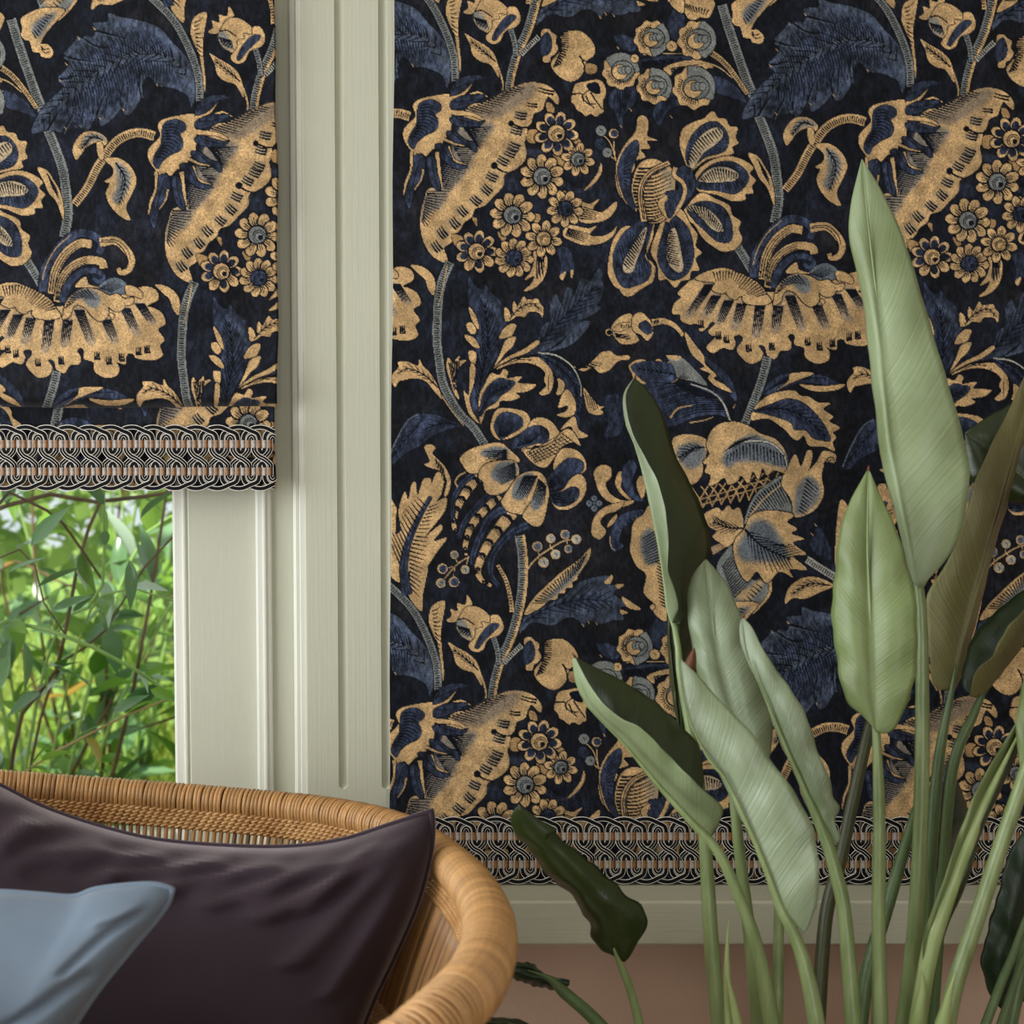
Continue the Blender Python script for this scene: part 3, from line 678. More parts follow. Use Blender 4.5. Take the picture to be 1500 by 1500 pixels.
    soft(C4, BLUEG, '1040 380 1080 332 1150 308 1225 345 1225 420 1160 420 1120 370', .9, 4); fan(C4, '1010 430 1060 345 1150 310', '1060 400 1120 370 1210 380', 11, 1.3)
    fill(C4, GOLD, '1075 295 1140 232 1162 280 1232 302 1150 300', 1.0); fill(C4, GOLD, '1290 465 1320 470 1310 500', 1.2)
    # --- seed pod and the leaves round the lower stem
    fill(C4, GOLD, '-20 650 30 580 100 555 130 600 120 660 155 720 100 746 30 736', 1.3); disc(C4, -34, 672, 22, INK, GOLD)
    fill(C4, GOLD, '0 640 60 610 110 620 60 660 0 665', .9); fan(C4, '0 680 10 700', '100 690 110 720', 4, 1.1); fan(C4, '40 625 90 620', '40 650 90 645', 6, .9)
    fill(C4, GOLD, '112 582 160 545 212 580 236 620 242 680 205 726 170 690 118 660'); fill(C4, NAVY, '150 632 200 600 240 660 202 682', .8)
    stroke(C4, GOLD, '238 612 310 602 380 632 432 692', 10, 5, 1.1); fan(C4, '245 600 275 592', '250 630 280 620', 5, 1.0)
    stem(C4, '962 825 932 950 890 1070 818 1250', 13, 12)
    fill(C4, NAVY, '540 800 620 862 700 922 750 1010 768 1095 740 1085 680 980 580 862', .8)
    fill(C4, GOLD, '440 668 500 740 562 822 572 872 640 940 622 962 690 1000 742 1052 640 1012 588 962 602 932 538 902 562 882 480 800')
    fill(C4, GOLD, '90 885 130 850 180 842 230 862 280 838 310 860 360 858 410 890 400 965 330 1005 300 1020 220 1008 130 975 110 930'); fill(C4, NAVY * 1.15, '105 885 180 855 280 855 360 875 395 955 330 992 220 995 140 940', .6); veins(C4, '390 940 260 915 140 900', 16, 8, .6, INK, 1.2)
    fill(C4, GREY, '330 820 420 830 500 900 585 1005 480 975 400 960 372 890', 1.0); fill(C4, GOLD, '325 818 420 822 385 850', 0); fan(C4, '400 960 420 990', '440 930 470 950', 4, 1.2)
    fill(C4, NAVY * 1.1, '170 1010 330 990 480 1000 600 1030 680 1090 722 1205 650 1190 520 1200 420 1242 330 1262 250 1150', .6)
    fan(C4, '700 1170 660 1090 500 1010', '330 1240 280 1130 190 1020', 18, 1.4, INK, .25, .08)
    stroke(C4, PALE, '480 997 600 1040 680 1112 726 1225', 2.0, 2.8, .6); stroke(C4, GOLD, '350 1210 400 1150 490 1130', 3, 1.4); stroke(C4, GOLD, '470 1240 560 1225 620 1205', 1.8, 1); tips(C4, '752 1135', GOLD, 4, 2)
    fill(C4, NAVY, '930 1062 980 980 1080 930 1200 930 1330 950 1405 1000 1300 1000 1150 992 1000 1052', .8); fan(C4, '940 1050 1060 960', '1100 940 1350 960', 8, 1.2)
    fill(C4, GOLD, '1110 930 1252 928 1152 972 1080 1002 1005 1046 1090 980', 1.0); fill(C4, GOLD, '1165 998 1300 1010 1444 998 1400 1032 1300 1044 1220 1032', 1.0)
    fill(C4, GOLD, '880 1145 960 1072 1060 1040 1130 1038 1172 1070 1220 1076 1280 1112 1355 1118 1312 1152 1372 1200 1350 1230 1414 1270 1372 1300 1394 1330 1370 1362 1384 1418 1310 1388 1222 1384 1190 1322 1150 1350 1112 1330 1070 1282 1040 1260 960 1212 860 1222', 1.4)
    fill(C4, NAVY, '870 1165 960 1132 1080 1090 1180 1112 1260 1180 1320 1260 1358 1350 1290 1348 1240 1330 1200 1285 1130 1282 1110 1240 1040 1210 940 1182', .8); veins(C4, '880 1165 1050 1150 1200 1210 1340 1340', 22, 12, .55, INK, 1.3)
    fill(K3, NAVY, '550 302 590 200 650 92 720 48 750 130 742 182 650 242 580 292', .5); stroke(K3, BLUEG, '552 298 595 195 655 90 715 52', 2, 1.2); veins(K3, '735 80 650 180 560 295', 14, 7, .5, INK, 1)
    # --- lattice flower
    soft(K1, INK, '700 600 1100 560 970 740 740 740', .8, 4)
    for i in range(9):
        x = 700 + i * 48
        stroke(K1, GOLD2 * 1.08, [(x, 735 - i * 8), (x + 60, 640 - i * 12), (x + 90, 590 - i * 8)], 2.0, 1.8)
        stroke(K1, GOLD2 * 1.08, [(x - 10, 620 - i * 6), (x + 30, 680 - i * 10), (x + 50, 730 - i * 8)], 2.0, 1.8)
    for k in range(2):
        stroke(K1, GOLD2, [(715, 690 + 30 * k), (850, 650 + 30 * k), (1080, 580 + 30 * k)], 2.0, 1.6)
    fill(K1, GOLD, '588 385 640 345 720 350 772 380 765 450 750 500 742 560 690 605 640 545'); soft(K1, BLUEG, '610 420 700 385 760 420 740 500 660 520', .9, 5); veins(K1, '760 410 690 420 620 470', 16, 7, .6, INK, 1.3)
    fill(K1, GREY, '965 810 1010 680 1090 600 1180 565 1225 700 1212 755 1150 742 1100 745 1020 782', 1.2); fan(K1, '975 790 1030 670 1150 580', '1000 790 1130 740 1215 720', 18, 1.5); stroke(K1, GOLD, '975 800 1060 690 1180 590', 3, 1.2)
    fill(K1, GOLD, '768 400 790 330 840 288 920 278 990 300 1050 340 1130 370 1182 440 1194 545 1120 532 1085 560 1060 520 1040 580 1010 540 985 600 950 560 925 590 880 607 860 570 820 600 780 612 790 560 758 540 770 505 748 490 782 450', 1.6)
    soft(K1, BLUEG, '850 470 900 400 1000 345 1100 380 1180 450 1190 520 1050 490 930 490 880 520', .95, 5); stroke(K1, PALE, '860 440 960 385 1090 385 1170 450 1194 530', 3, 2.4, .8); fan(K1, '880 450 1000 390 1170 450', '870 500 990 480 1180 520', 18, 1.4); fan(K1, '870 430 980 370', '930 370 1050 345', 9, 1.3)
    fill(K1, GOLD, '1160 602 1190 520 1232 448 1262 510 1295 430 1322 440 1310 510 1290 545 1342 490 1380 430 1442 448 1436 492 1392 490 1370 560 1382 650 1340 732 1270 772 1222 770 1212 690', 1.5); soft(K1, BLUEG, '1240 620 1300 560 1350 600 1360 670 1290 750 1235 760 1230 690', .85, 5); fan(K1, '1290 580 1250 740', '1360 640 1290 765', 10, 1.4); stroke(K1, INK, '1380 500 1410 465 1440 470', 1.5, 1); stroke(K1, INK, '1388 505 1415 480 1440 480', 1.2, 1)
    fill(K1, GREY, '820 1040 900 925 922 1000 962 1080 1040 1112 1104 1100 1092 1190 1020 1272 970 1302 920 1242 880 1150', 1.2); soft(K1, GOLD, '920 1180 1000 1140 1040 1100 1060 1130 980 1220', .9, 4); stroke(K1, GOLD, '1100 1100 1095 1180 1025 1265 965 1305', 5, 2, .8); fan(K1, '850 1040 910 1200', '910 960 1000 1110', 14, 1.3); fan(K1, '960 1260 1060 1150', '930 1230 1020 1120', 8, 1.2)
    fill(K1, GOLD, '755 765 800 735 830 728 850 745 882 715 905 738 942 732 962 820 932 872 880 932 840 912 800 882 820 850 780 825', 1.3); veins(K1, '962 835 880 830 800 800', 20, 7, .6, INK, 1.3)
    fan(K1, '790 940 800 970', '900 890 900 910', 4, 2.0, GOLD)
    fill(K1, GOLD, '968 835 1000 770 1080 742 1180 750 1224 768 1190 802 1242 838 1212 862 1278 890 1220 912 1290 970 1222 982 1294 1050 1202 1050 1220 1094 1150 1062 1082 1122 1030 1062 980 1114 930 1042 908 950 920 890', 1.6)
    soft(K1, BLUEG, '970 860 1010 800 1090 800 1150 880 1200 990 1120 1010 1030 1010 950 1000 930 930', .95, 7); veins(K1, '968 840 1060 930 1210 1000', 36, 12, .75, INK, 1.6, 2.2)
    # --- scrolls
    for s in ('190 600 180 540 220 503 268 520 266 570 240 600 260 650 320 688 392 692 330 722 250 692 210 652', '165 850 180 780 240 722 335 700 300 742 242 762 210 802 242 850 210 892 178 880', '290 605 308 542 335 556 320 620 375 685 330 665', '250 830 260 800 300 760 290 800'):
        fill(K1, GOLD, s, 1.0)
    fill(K1, NAVY * 1.15, '325 560 340 500 380 478 402 520 380 580 392 650 445 692 380 682 340 632', .8); fill(K1, NAVY * 1.15, '258 900 290 800 350 752 440 740 402 790 332 832 312 900 335 930 282 955', .8); stroke(K1, GOLD, '262 880 268 930 290 952', 1.6, 1); fan(K1, '300 850 420 745', '320 860 440 770', 8, 1)
    fill(K1, GOLD, '400 600 430 560 450 620 430 680', .8)
    for dx, dy in ((-26, 0), (26, 0), (0, -26), (0, 26)):
        disc(K1, 180 + dx, 705 + dy, 16, BLUEG)
    disc(K1, 180, 705, 8, BLUEG)
    fill(K1, GOLD, '378 830 400 788 435 765 475 715 520 820 540 960 545 1100 560 1315 490 1275 502 1240 440 1172 452 1080 400 1030 368 950 376 880', 1.5); soft(K1, BLUEG, '420 900 470 830 510 900 520 1000 450 1020', .9, 5); fan(K1, '500 850 530 1000', '420 900 440 1030', 11, 1.4); fan(K1, '540 1030 560 1250', '500 1010 520 1230', 14, 1.7)
    # --- right edge pieces
    stem(C6, '1205 725 1300 785 1420 860', 11, 11, PALE)
    fill(C6, GOLD, '1070 980 1100 900 1180 843 1280 840 1375 890 1290 932 1200 972 1120 970 1078 1002'); veins(C6, '1360 890 1220 880 1110 950', 12, 7, .5, INK, 1.1)
    fill(C2, GOLD, '735 30 790 -10 880 -40 1010 -30 950 50 885 130 862 185 900 186 938 230 920 272 868 266 850 240 810 232 790 170 760 160 735 130 745 90', 1.4); soft(C2, BLUEG, '800 90 860 20 960 -10 900 80 850 150', .9, 5); fan(C2, '830 150 930 10', '800 100 880 0', 9, 1.3); stroke(C2, INK, '862 200 880 220 910 215', 1.4, 1); stroke(C2, INK, '862 215 885 240 918 235', 1.2, 1)

draw_cloth()
mott = 0.80 + 0.26 * blobs(CH, CW, (60, 45), 8) + 0.14 * blobs(CH, CW, (220, 165), 9)
lum = CANV.mean(-1, keepdims=True)
dark = np.clip((0.42 - lum) / 0.15, 0, 1)                          # the blue dyes took unevenly: streaks within the blue areas
streak = (0.35 + 0.8 * blobs(CH, CW, (130, 200), 12) + 0.5 * blobs(CH, CW, (44, 33), 13))[..., None]
CANV = CANV * (1 - dark) + CANV * streak * dark
CANV = np.clip(CANV * mott[..., None], 0, 1)
def cloth_colour(px, py):
    """linear RGB of the print at cloth positions (arrays)"""
    q = cloth_uv(np.stack([px, py], -1)) - 0.5
    x0 = np.floor(q[..., 0]).astype(int); y0 = np.floor(q[..., 1]).astype(int)
    fx = (q[..., 0] - x0)[..., None]; fy = (q[..., 1] - y0)[..., None]
    g = lambda y, x: CANV[y % CH, x % CW]
    c = g(y0, x0) * (1 - fy) * (1 - fx) + g(y0, x0 + 1) * (1 - fy) * fx + g(y0 + 1, x0) * fy * (1 - fx) + g(y0 + 1, x0 + 1) * fy * fx
    return np.where(c <= 0.04045, c / 12.92, ((c + 0.055) / 1.055) ** 2.4)
# ------------------------------------------------------------------ materials of the place
def paint_mat(name, c, streak=(260, 260, 5), bump=0.25):
    m = simple_mat(name, c, 0.42, noise=(6, 3), c2=tuple(v * 0.93 for v in c[:3]) + (1,), bump=(1.0, bump), spec=0.4, stretch=streak)
    return m
M_PAINT = paint_mat('sage_paint_vertical', srgb(198, 198, 178))
M_PAINT_H = paint_mat('sage_paint_horizontal', srgb(198, 197, 174), (6, 260, 260), 0.2)
M_SASH = paint_mat('sash_paint', srgb(200, 200, 182), (200, 200, 4), 0.12)
M_BEAD = paint_mat('bead_paint', srgb(226, 226, 214), (120, 120, 3), 0.06)
M_WALL = simple_mat('dusky_pink_plaster', srgb(208, 178, 156), 0.85, noise=(5, 4), c2=srgb(200, 168, 146), bump=(220, 0.35), spec=0.2)
M_FLOOR = simple_mat('floor_boards', srgb(120, 92, 66), 0.5, noise=(3, 4), c2=srgb(96, 72, 50), stretch=(1, 12, 1))
M_ROOMWALL = simple_mat('room_plaster', srgb(205, 196, 182), 0.9, noise=(2, 3), c2=srgb(198, 190, 176))
M_CEIL = simple_mat('ceiling_plaster', srgb(225, 222, 214), 0.9, noise=(2, 3), c2=srgb(220, 218, 210))
M_LINING = simple_mat('blind_lining', srgb(200, 190, 170), 0.9, noise=(40, 2), c2=srgb(190, 180, 160))

def cloth_mat():
    m, nt, b = new_mat('printed_velvet')
    at_ = nt.nodes.new('ShaderNodeAttribute'); at_.attribute_name = 'print'
    tc = nt.nodes.new('ShaderNodeTexCoord')
    n = nt.nodes.new('ShaderNodeTexNoise'); n.inputs['Scale'].default_value = 420; n.inputs['Detail'].default_value = 2
    nt.links.new(tc.outputs['Object'], n.inputs['Vector'])
    mr = nt.nodes.new('ShaderNodeMapRange'); mr.inputs['From Min'].default_value = 0.25; mr.inputs['From Max'].default_value = 0.75
    mr.inputs['To Min'].default_value = 0.55; mr.inputs['To Max'].default_value = 1.42
    nt.links.new(n.outputs['Fac'], mr.inputs['Value'])
    mx = nt.nodes.new('ShaderNodeVectorMath'); mx.operation = 'SCALE'
    nt.links.new(at_.outputs['Color'], mx.inputs[0]); nt.links.new(mr.outputs[0], mx.inputs['Scale'])
    nt.links.new(mx.outputs[0], b.inputs['Base Color'])
    b.inputs['Roughness'].default_value = 0.85
    b.inputs['Specular IOR Level'].default_value = 0.15
    b.inputs['Sheen Weight'].default_value = 0.12
    b.inputs['Sheen Roughness'].default_value = 0.4
    n2 = nt.nodes.new('ShaderNodeTexNoise'); n2.inputs['Scale'].default_value = 900; n2.inputs['Detail'].default_value = 2
    nt.links.new(tc.outputs['Object'], n2.inputs['Vector'])
    bp = nt.nodes.new('ShaderNodeBump'); bp.inputs['Strength'].default_value = 0.35; bp.inputs['Distance'].default_value = 0.001
    nt.links.new(n2.outputs['Fac'], bp.inputs['Height']); nt.links.new(bp.outputs[0], b.inputs['Normal'])
    return m
M_CLOTH = cloth_mat()
M_CORD_DARK = simple_mat('cord_dark', srgb(20, 20, 25), 0.6, noise=(300, 2), c2=srgb(10, 10, 14), spec=.2)
M_CORD_PALE = simple_mat('cord_pale', srgb(246, 240, 230), 0.6, noise=(300, 2), c2=srgb(226, 216, 204))
M_BIND_PALE = simple_mat('binding_pale', srgb(196, 184, 174), 0.45, noise=(500, 1), c2=srgb(120, 110, 106), stretch=(.2, .2, 3))
M_BIND_TAN = simple_mat('binding_tan', srgb(166, 114, 60), 0.45, noise=(500, 1), c2=srgb(92, 56, 28), stretch=(.2, .2, 3))

def glass_mat():
    m = bpy.data.materials.new('window_glass'); m.use_nodes = True
    nt = m.node_tree; nt.nodes.clear()
    o = nt.nodes.new('ShaderNodeOutputMaterial')
    tr = nt.nodes.new('ShaderNodeBsdfTransparent'); tr.inputs[0].default_value = (0.96, 0.98, 0.96, 1)
    gl = nt.nodes.new('ShaderNodeBsdfGlossy'); gl.inputs['Roughness'].default_value = 0.02
    fr = nt.nodes.new('ShaderNodeFresnel'); fr.inputs[0].default_value = 1.45
    mx = nt.nodes.new('ShaderNodeMixShader')
    nt.links.new(fr.outputs[0], mx.inputs[0]); nt.links.new(tr.outputs[0], mx.inputs[1]); nt.links.new(gl.outputs[0], mx.inputs[2])
    nt.links.new(mx.outputs[0], o.inputs[0])
    return m
M_GLASS = glass_mat()

# ------------------------------------------------------------------ the room
def struct(o):
    o['kind'] = 'structure'
    return o
def sbox(name, x0, x1, y0, y1, z0, z1, mat, bevel=0.0, parent=None):
    V, F = box_geo(x0, x1, y0, y1, z0, z1)
    o = mesh_obj(name, V, F, mat, parent, smooth=False)
    if bevel:
        bevel_mod(o, bevel)
    if parent is None:
        struct(o)
    return o
BLIND_Y = -0.026
Z_SILL = at(1000, 1296, -0.03).z
# sill front edge: the distance at which the sill top meets photo row 1320
_lo, _hi = -0.4, -0.03
for _ in range(40):
    _m = (_lo + _hi) / 2
    if at(1000, 1320, _m).z > Z_SILL: _lo = _m
    else: _hi = _m
SILL_Y = _lo
Z_SILL_B = at(1000, 1385, SILL_Y).z
XL, XR = -3.2, 3.0
Z_TOP = 2.9
X_POST0 = at(446, 900, 0.0).x
X_POST1 = at(640, 900, 0.0).x
X_WIN0 = -2.3
sbox('floor', XL, XR, -4.6, 0.25, -0.05, 0.0, M_FLOOR)
sbox('ceiling', XL, XR, -4.6, 0.25, Z_TOP, Z_TOP + 0.1, M_CEIL)
sbox('wall_right', XR, XR + 0.1, -4.6, 0.25, 0, Z_TOP, M_ROOMWALL)
sbox('wall_behind_camera', XL, XR, -4.7, -4.6, 0, Z_TOP, M_ROOMWALL)
V, F = box_geo(XL, XR, -0.03, 0.2, 0, Z_SILL_B + 0.005)
box_geo(X_POST1 - 0.02, XR, 0.02, 0.2, Z_SILL_B, Z_TOP, V, F)
box_geo(XL, X_WIN0, 0.02, 0.2, Z_SILL_B, Z_TOP, V, F)
box_geo(X_WIN0, X_POST1, 0.02, 0.2, 2.45, Z_TOP, V, F)
struct(mesh_obj('wall_back', V, F, M_WALL, None, False))
V, F = box_geo(XL, XR, SILL_Y, 0.12, Z_SILL_B, Z_SILL)
bevel_mod(struct(mesh_obj('trim_1', V, F, M_PAINT_H, None, False)), 0.004, 3)
# fluted post between the two windows: front face is a carved height field
def post():
    xs = np.linspace(X_POST0, X_POST1, 230)
    xs = np.unique(np.r_[xs, np.linspace(at(490, 0, 0).x - .004, at(506, 0, 0).x + .016, 60), np.linspace(at(553, 0, 0).x - .002, at(572, 0, 0).x + .012, 60)])
    zend = at(500, 1155, 0).z
    zs = np.r_[np.linspace(Z_SILL, zend - 0.012, 8), np.linspace(zend - 0.011, zend + 0.02, 26), np.linspace(zend + 0.04, 2.5, 12)]
    gx = [(at(499.5, 600, 0).x, 0.0062), (at(563, 600, 0).x, 0.0062), (at(627, 600, 0).x, 0.0062)]
    V, F = [], []
    for z in zs:
        for x in xs:
            d = 0.0
            for g, r in gx:
                dz = max(0.0, (zend + r) - z)
                q = math.hypot(x - g, dz)
                if q < r:
                    d = max(d, math.sqrt(r * r - q * q) * 1.2)
            e = min(x - X_POST0, X_POST1 - x)
            if e < 0.004:
                d = max(d, 0.004 - math.sqrt(max(0, 0.004 ** 2 - (0.004 - e) ** 2)))
            V.append((x, d, z))
    nx = len(xs)
    for j in range(len(zs) - 1):
        for i in range(nx - 1):
            a = j * nx + i
            F.append((a, a + 1, a + nx + 1, a + nx))
    n = len(V)
    for j in range(len(zs)):                      # side returns
        V.append((X_POST0, 0.11, zs[j])); V.append((X_POST1, 0.11, zs[j]))
    for j in range(len(zs) - 1):
        F.append((n + 2 * j, j * nx, (j + 1) * nx, n + 2 * j + 2))
        F.append((j * nx + nx - 1, n + 2 * j + 1, n + 2 * j + 3, (j + 1) * nx + nx - 1))
    return struct(mesh_obj('trim_2', V, F, M_PAINT, None, True))
post()
# edge bead on the post's window side, then the reveal, the jamb bead and the sash
def upright(name, x0, x1, y0, y1, mat, bev, parent=None, z0=None, z1=2.5):
    return sbox(name, x0, x1, y0, y1, Z_SILL if z0 is None else z0, z1, mat, bev, parent)
xa = lambda p, Y: at(p, 900, Y).x
upright('trim_3', xa(429.5, .010), xa(440, .010), 0.010, 0.10, M_BEAD, 0.005)
upright('trim_7', xa(439, .004), X_POST0 + 0.002, 0.0035, 0.10, M_BEAD, 0.002)
upright('trim_4', xa(397, .03) - .003, xa(431, .03), 0.030, 0.10, M_PAINT, 0.0015)
upright('trim_5', xa(375, .022), xa(398, .022), 0.020, 0.10, M_BEAD, 0.004)
upright('trim_6', xa(386, .02), xa(391, .02), 0.0165, 0.025, M_BEAD, 0.0015)
WX1 = xa(378, .036)
V, F = box_geo(xa(276, .036), WX1, 0.036, 0.085, Z_SILL, 2.5)
win = struct(mesh_obj('window_1', V, F, M_SASH, None, False)); bevel_mod(win, 0.002)
gx0 = xa(254, .05)
sbox('glazing_bead', xa(253.5, .044), xa(277, .044), 0.044, 0.07, Z_SILL, 2.5, M_BEAD, 0.004, win)
sbox('glazing_bead', xa(268, .04), xa(273, .04), 0.040, 0.06, Z_SILL, 2.5, M_BEAD, 0.0015, win)
sbox('bottom_rail', X_WIN0, xa(255, .05), 0.044, 0.085, Z_SILL, Z_SILL + 0.06, M_SASH, 0.003, win)
sbox('top_rail', X_WIN0, xa(255, .05), 0.044, 0.085, 2.4, 2.5, M_SASH, 0.003, win)
sbox('glass_pane', X_WIN0, gx0 + 0.004, 0.060, 0.064, Z_SILL + 0.05, 2.45, M_GLASS, 0, win)

# ------------------------------------------------------------------ the blinds
def at_np(px, py, Y):
    a = (px - 750.0) / FPX; b = -(py - 750.0) / FPX
    t = (Y - CAM.y) / (CP + b * SP)
    return np.stack([CAM.x + a * t, Y + 0 * t, CAM.z + (-SP + b * CP) * t], -1)
def cloth_panel(name, x0f, x1f, y0, y1, Yf, mapf, step, parent, back=0.008):
    """printed cloth between photo columns x0f(y)..x1f(y); a hem runs back along every edge"""
    ny = int((y1 - y0) / step); nx = int((x1f(y0) - x0f(y0)) / step)
    py = np.linspace(y0, y1, ny)[:, None]; s = np.linspace(0, 1, nx)[None]
    px = x0f(py) * (1 - s) + x1f(py) * s
    PY = py + 0 * px
    Y = Yf(px, PY)
    P = at_np(px, PY, Y)
    mx, my = mapf(px, PY)
    colr = cloth_colour(mx, my)
    # hem ring
    P = np.pad(P, ((1, 1), (1, 1), (0, 0)), 'edge'); colr = np.pad(colr, ((1, 1), (1, 1), (0, 0)), 'edge')
    for sl in ((0, slice(None)), (-1, slice(None)), (slice(None), 0), (slice(None), -1)):
        P[sl][..., 1] += back
    H, W = P.shape[:2]
    off = parent_loc(parent)
    co = (P.reshape(-1, 3) - np.array(off)).astype(np.float32)
    idx = np.arange(H * W).reshape(H, W)
    q = np.stack([idx[:-1, :-1], idx[1:, :-1], idx[1:, 1:], idx[:-1, 1:]], -1).reshape(-1, 4)
    me = bpy.data.meshes.new(name)
    me.vertices.add(H * W); me.vertices.foreach_set('co', co.ravel())
    me.loops.add(q.size); me.loops.foreach_set('vertex_index', q.ravel().astype(np.int32))
    me.polygons.add(len(q)); me.polygons.foreach_set('loop_start', np.arange(0, q.size, 4, dtype=np.int32))
    me.polygons.foreach_set('use_smooth', np.ones(len(q), bool))
    me.update(calc_edges=True)
    ca = me.color_attributes.new('print', 'FLOAT_COLOR', 'POINT')
    ca.data.foreach_set('color', np.concatenate([colr.reshape(-1, 3), np.ones((H * W, 1))], 1).astype(np.float32).ravel())
    me.materials.append(M_CLOTH)
    o = bpy.data.objects.new(name, me)
    return link(o, parent)

# braid: two looped edge cords and two cords that cross between them, tied by little bindings
T_BR = 31.2
COLS = [0.0, 7.8, 15.6, 23.4]
def braid(parent, px0, px1, ytop, ybot, Y, tilt=0.0):
    """photo columns px0..px1, rows ytop..ybot, lying on the plane Y"""
    root = bpy.data.objects.new('braid_trim', None); root.empty_display_size = .02
    link(root, parent)
    root['label'] = 'black, white and tan looped braid along the hem'
    Hh = (ybot - ytop) / 96.0
    u1 = [21.5 * Hh, 33.0 * Hh]; u2 = [63.0 * Hh, 74.5 * Hh]; Ht = 96 * Hh
    off = parent_loc(parent)
    def to3(u, v, lift):
        p = at(px0 + u, ytop + v + tilt * u, Y)
        return p + Vector((0, -lift, 0)) - off
    n = int(math.ceil((px1 - px0) / T_BR)) + 2
    c = 7.8
    def edge_cord(flip):
        pth = []
        for k in range(-2, n):
            b = k * T_BR
            # col 1 up, big arc over seven columns, down col 0 of a later period, cup to col 1
            x0 = b + c; x1 = b + 8 * c
            A = [(x0, u1[1], .5), (x0, u1[0], .5), (x0 + 1.5, u1[0] - 8, .3), (x0 + 8, 6.5, .3), (x0 + 18, 2.2, 1.6), (x0 + 30, 2.0, 2.2), (x0 + 42, 7.0, 2.2), (x1 - 2.5, u1[0] - 9, 2.0), (x1, u1[0], .5), (x1, u1[1], .5)]
            B = [(x1 + 1.2, u1[1] + 4.5, .4), (x1 + c / 2, u1[1] + 7, .4), (x1 + c - 1.2, u1[1] + 4.5, .4)]
            pth.append((A, B))
        return pth
    def clip(seg):
        return [q for q in seg if -1 <= q[0] <= px1 - px0 + 1]
    def lay(name, seg, offs, mats):
        S = catmull(np.array(seg), max(10, int(len(seg) * 4.5)))
        S = S[(S[:, 0] > 1) & (S[:, 0] < px1 - px0 - 1)]
        if len(S) < 4:
            return
        t = np.gradient(S[:, :2], axis=0); t /= np.linalg.norm(t, axis=1)[:, None] + 1e-9
        nn = np.stack([-t[:, 1], t[:, 0]], 1)
        V, F, MI = [], [], []
        for o, r, mi in offs:
            path = [to3(p[0] + m[0] * o, p[1] + m[1] * o, 0.0022 + p[2] * 0.0012 + r * 0.0004) for p, m in zip(S, nn)]
            n0 = len(F)
            tube_geo(path, r * 0.001, 5, V, F, ref=(0, 1, 0))
            MI += [mi] * (len(F) - n0)
        o = mesh_obj(name, V, F, mats, root, True, False)
        o.data.polygons.foreach_set('material_index', MI)
    mats = [M_CORD_DARK, M_CORD_PALE]
    OA = [(-3.0, .62, 1), (-1.1, 1.3, 0), (1.1, 1.3, 0), (3.0, .62, 1)]
    OB = [(-3.6, .6, 1), (-1.8, 1.35, 0), (0, .62, 1), (1.8, 1.35, 0), (3.6, .6, 1)]
    fl = lambda seg: [(q[0], Ht - q[1], q[2]) for q in seg]
    def run(mk, name, offs):
        lay(name, mk, offs, mats)
    # every loop and every crossing is a cord of its own
    for A, B in edge_cord(False):
        run(A + B + [(A[-1][0] + c, u1[1], .5), (A[-1][0] + c, u1[0] + 2, .5)], 'edge_loop', OA)
        run(fl(A + B + [(A[-1][0] + c, u1[1], .5), (A[-1][0] + c, u1[0] + 2, .5)]), 'edge_loop', OA)
    for k in range(-2, n):
        b = k * T_BR
        xL, xR = b + 2 * c, b + 3 * c
        arch = [(xL, u1[1], .5), (xL, u1[0] + 1, .5), (xL + 1.0, u1[0] - 3.5, .8), (xL + c / 2, u1[0] - 5.8, .8), (xR - 1.0, u1[0] - 3.5, .8), (xR, u1[0] + 1, .5), (xR, u1[1], .5)]
        down = [(xR + 1.0, u1[1] + 5, 1.8), (xR + 7, u1[1] + 12, 2.2), (xR + 15.6, Ht / 2 + 2, 2.2), (xR + 24, u2[0] - 5, 2.0), (xR + 3 * c + 1, u2[0], .5), (xR + 3 * c + 1, u2[1], .5)]
        run(arch + down, 'cross_cord', OB)
        up = [(xL, u1[1], .5), (xL - 1.0, u1[1] + 5, .3), (xL - 7, u1[1] + 12, .2), (xL - 15.6, Ht / 2 + 2, .1), (xL - 24, u2[0] - 5, .3), (xL - 3 * c, u2[0], .5), (xL - 3 * c, u2[1], .5)]
        run(up, 'cross_cord', OB)
        cup = fl([(xL, u1[1], .5), (xL, u1[0] + 1, .5), (xL + 1.0, u1[0] - 3.5, .8), (xL + c / 2, u1[0] - 5.8, .8), (xR - 1.0, u1[0] - 3.5, .8), (xR, u1[0] + 1, .5), (xR, u1[1], .5)])
        run(cup, 'cross_cord', OB)
    # bindings
    V, F = [], []
    for j in range(7):
        th = math.pi * j / 6
        for z in (-6.0, 6.0):
            V.append((math.cos(th) * 0.0032, -math.sin(th) * 0.0028, z * 0.001 * Hh))
    for j in range(6):
        F.append((2 * j, 2 * j + 2, 2 * j + 3, 2 * j + 1))
    mm = []
    for m_ in (M_BIND_TAN, M_BIND_PALE):
        me = bpy.data.meshes.new('binding'); me.from_pydata(V, [], [tuple(reversed(f)) for f in F]); me.materials.append(m_)
        me.polygons.foreach_set('use_smooth', [True] * len(me.polygons)); mm.append(me)
    for k in range(-1, n):
        for j in range(4):
            for row, (a, b_) in enumerate((u1, u2)):
                u = k * T_BR + j * c
                if 3 < u < px1 - px0 - 3:
                    o = bpy.data.objects.new('binding', mm[j % 2])
                    o.location = to3(u, (a + b_) / 2, 0.0028)
                    link(o, root)
    return root

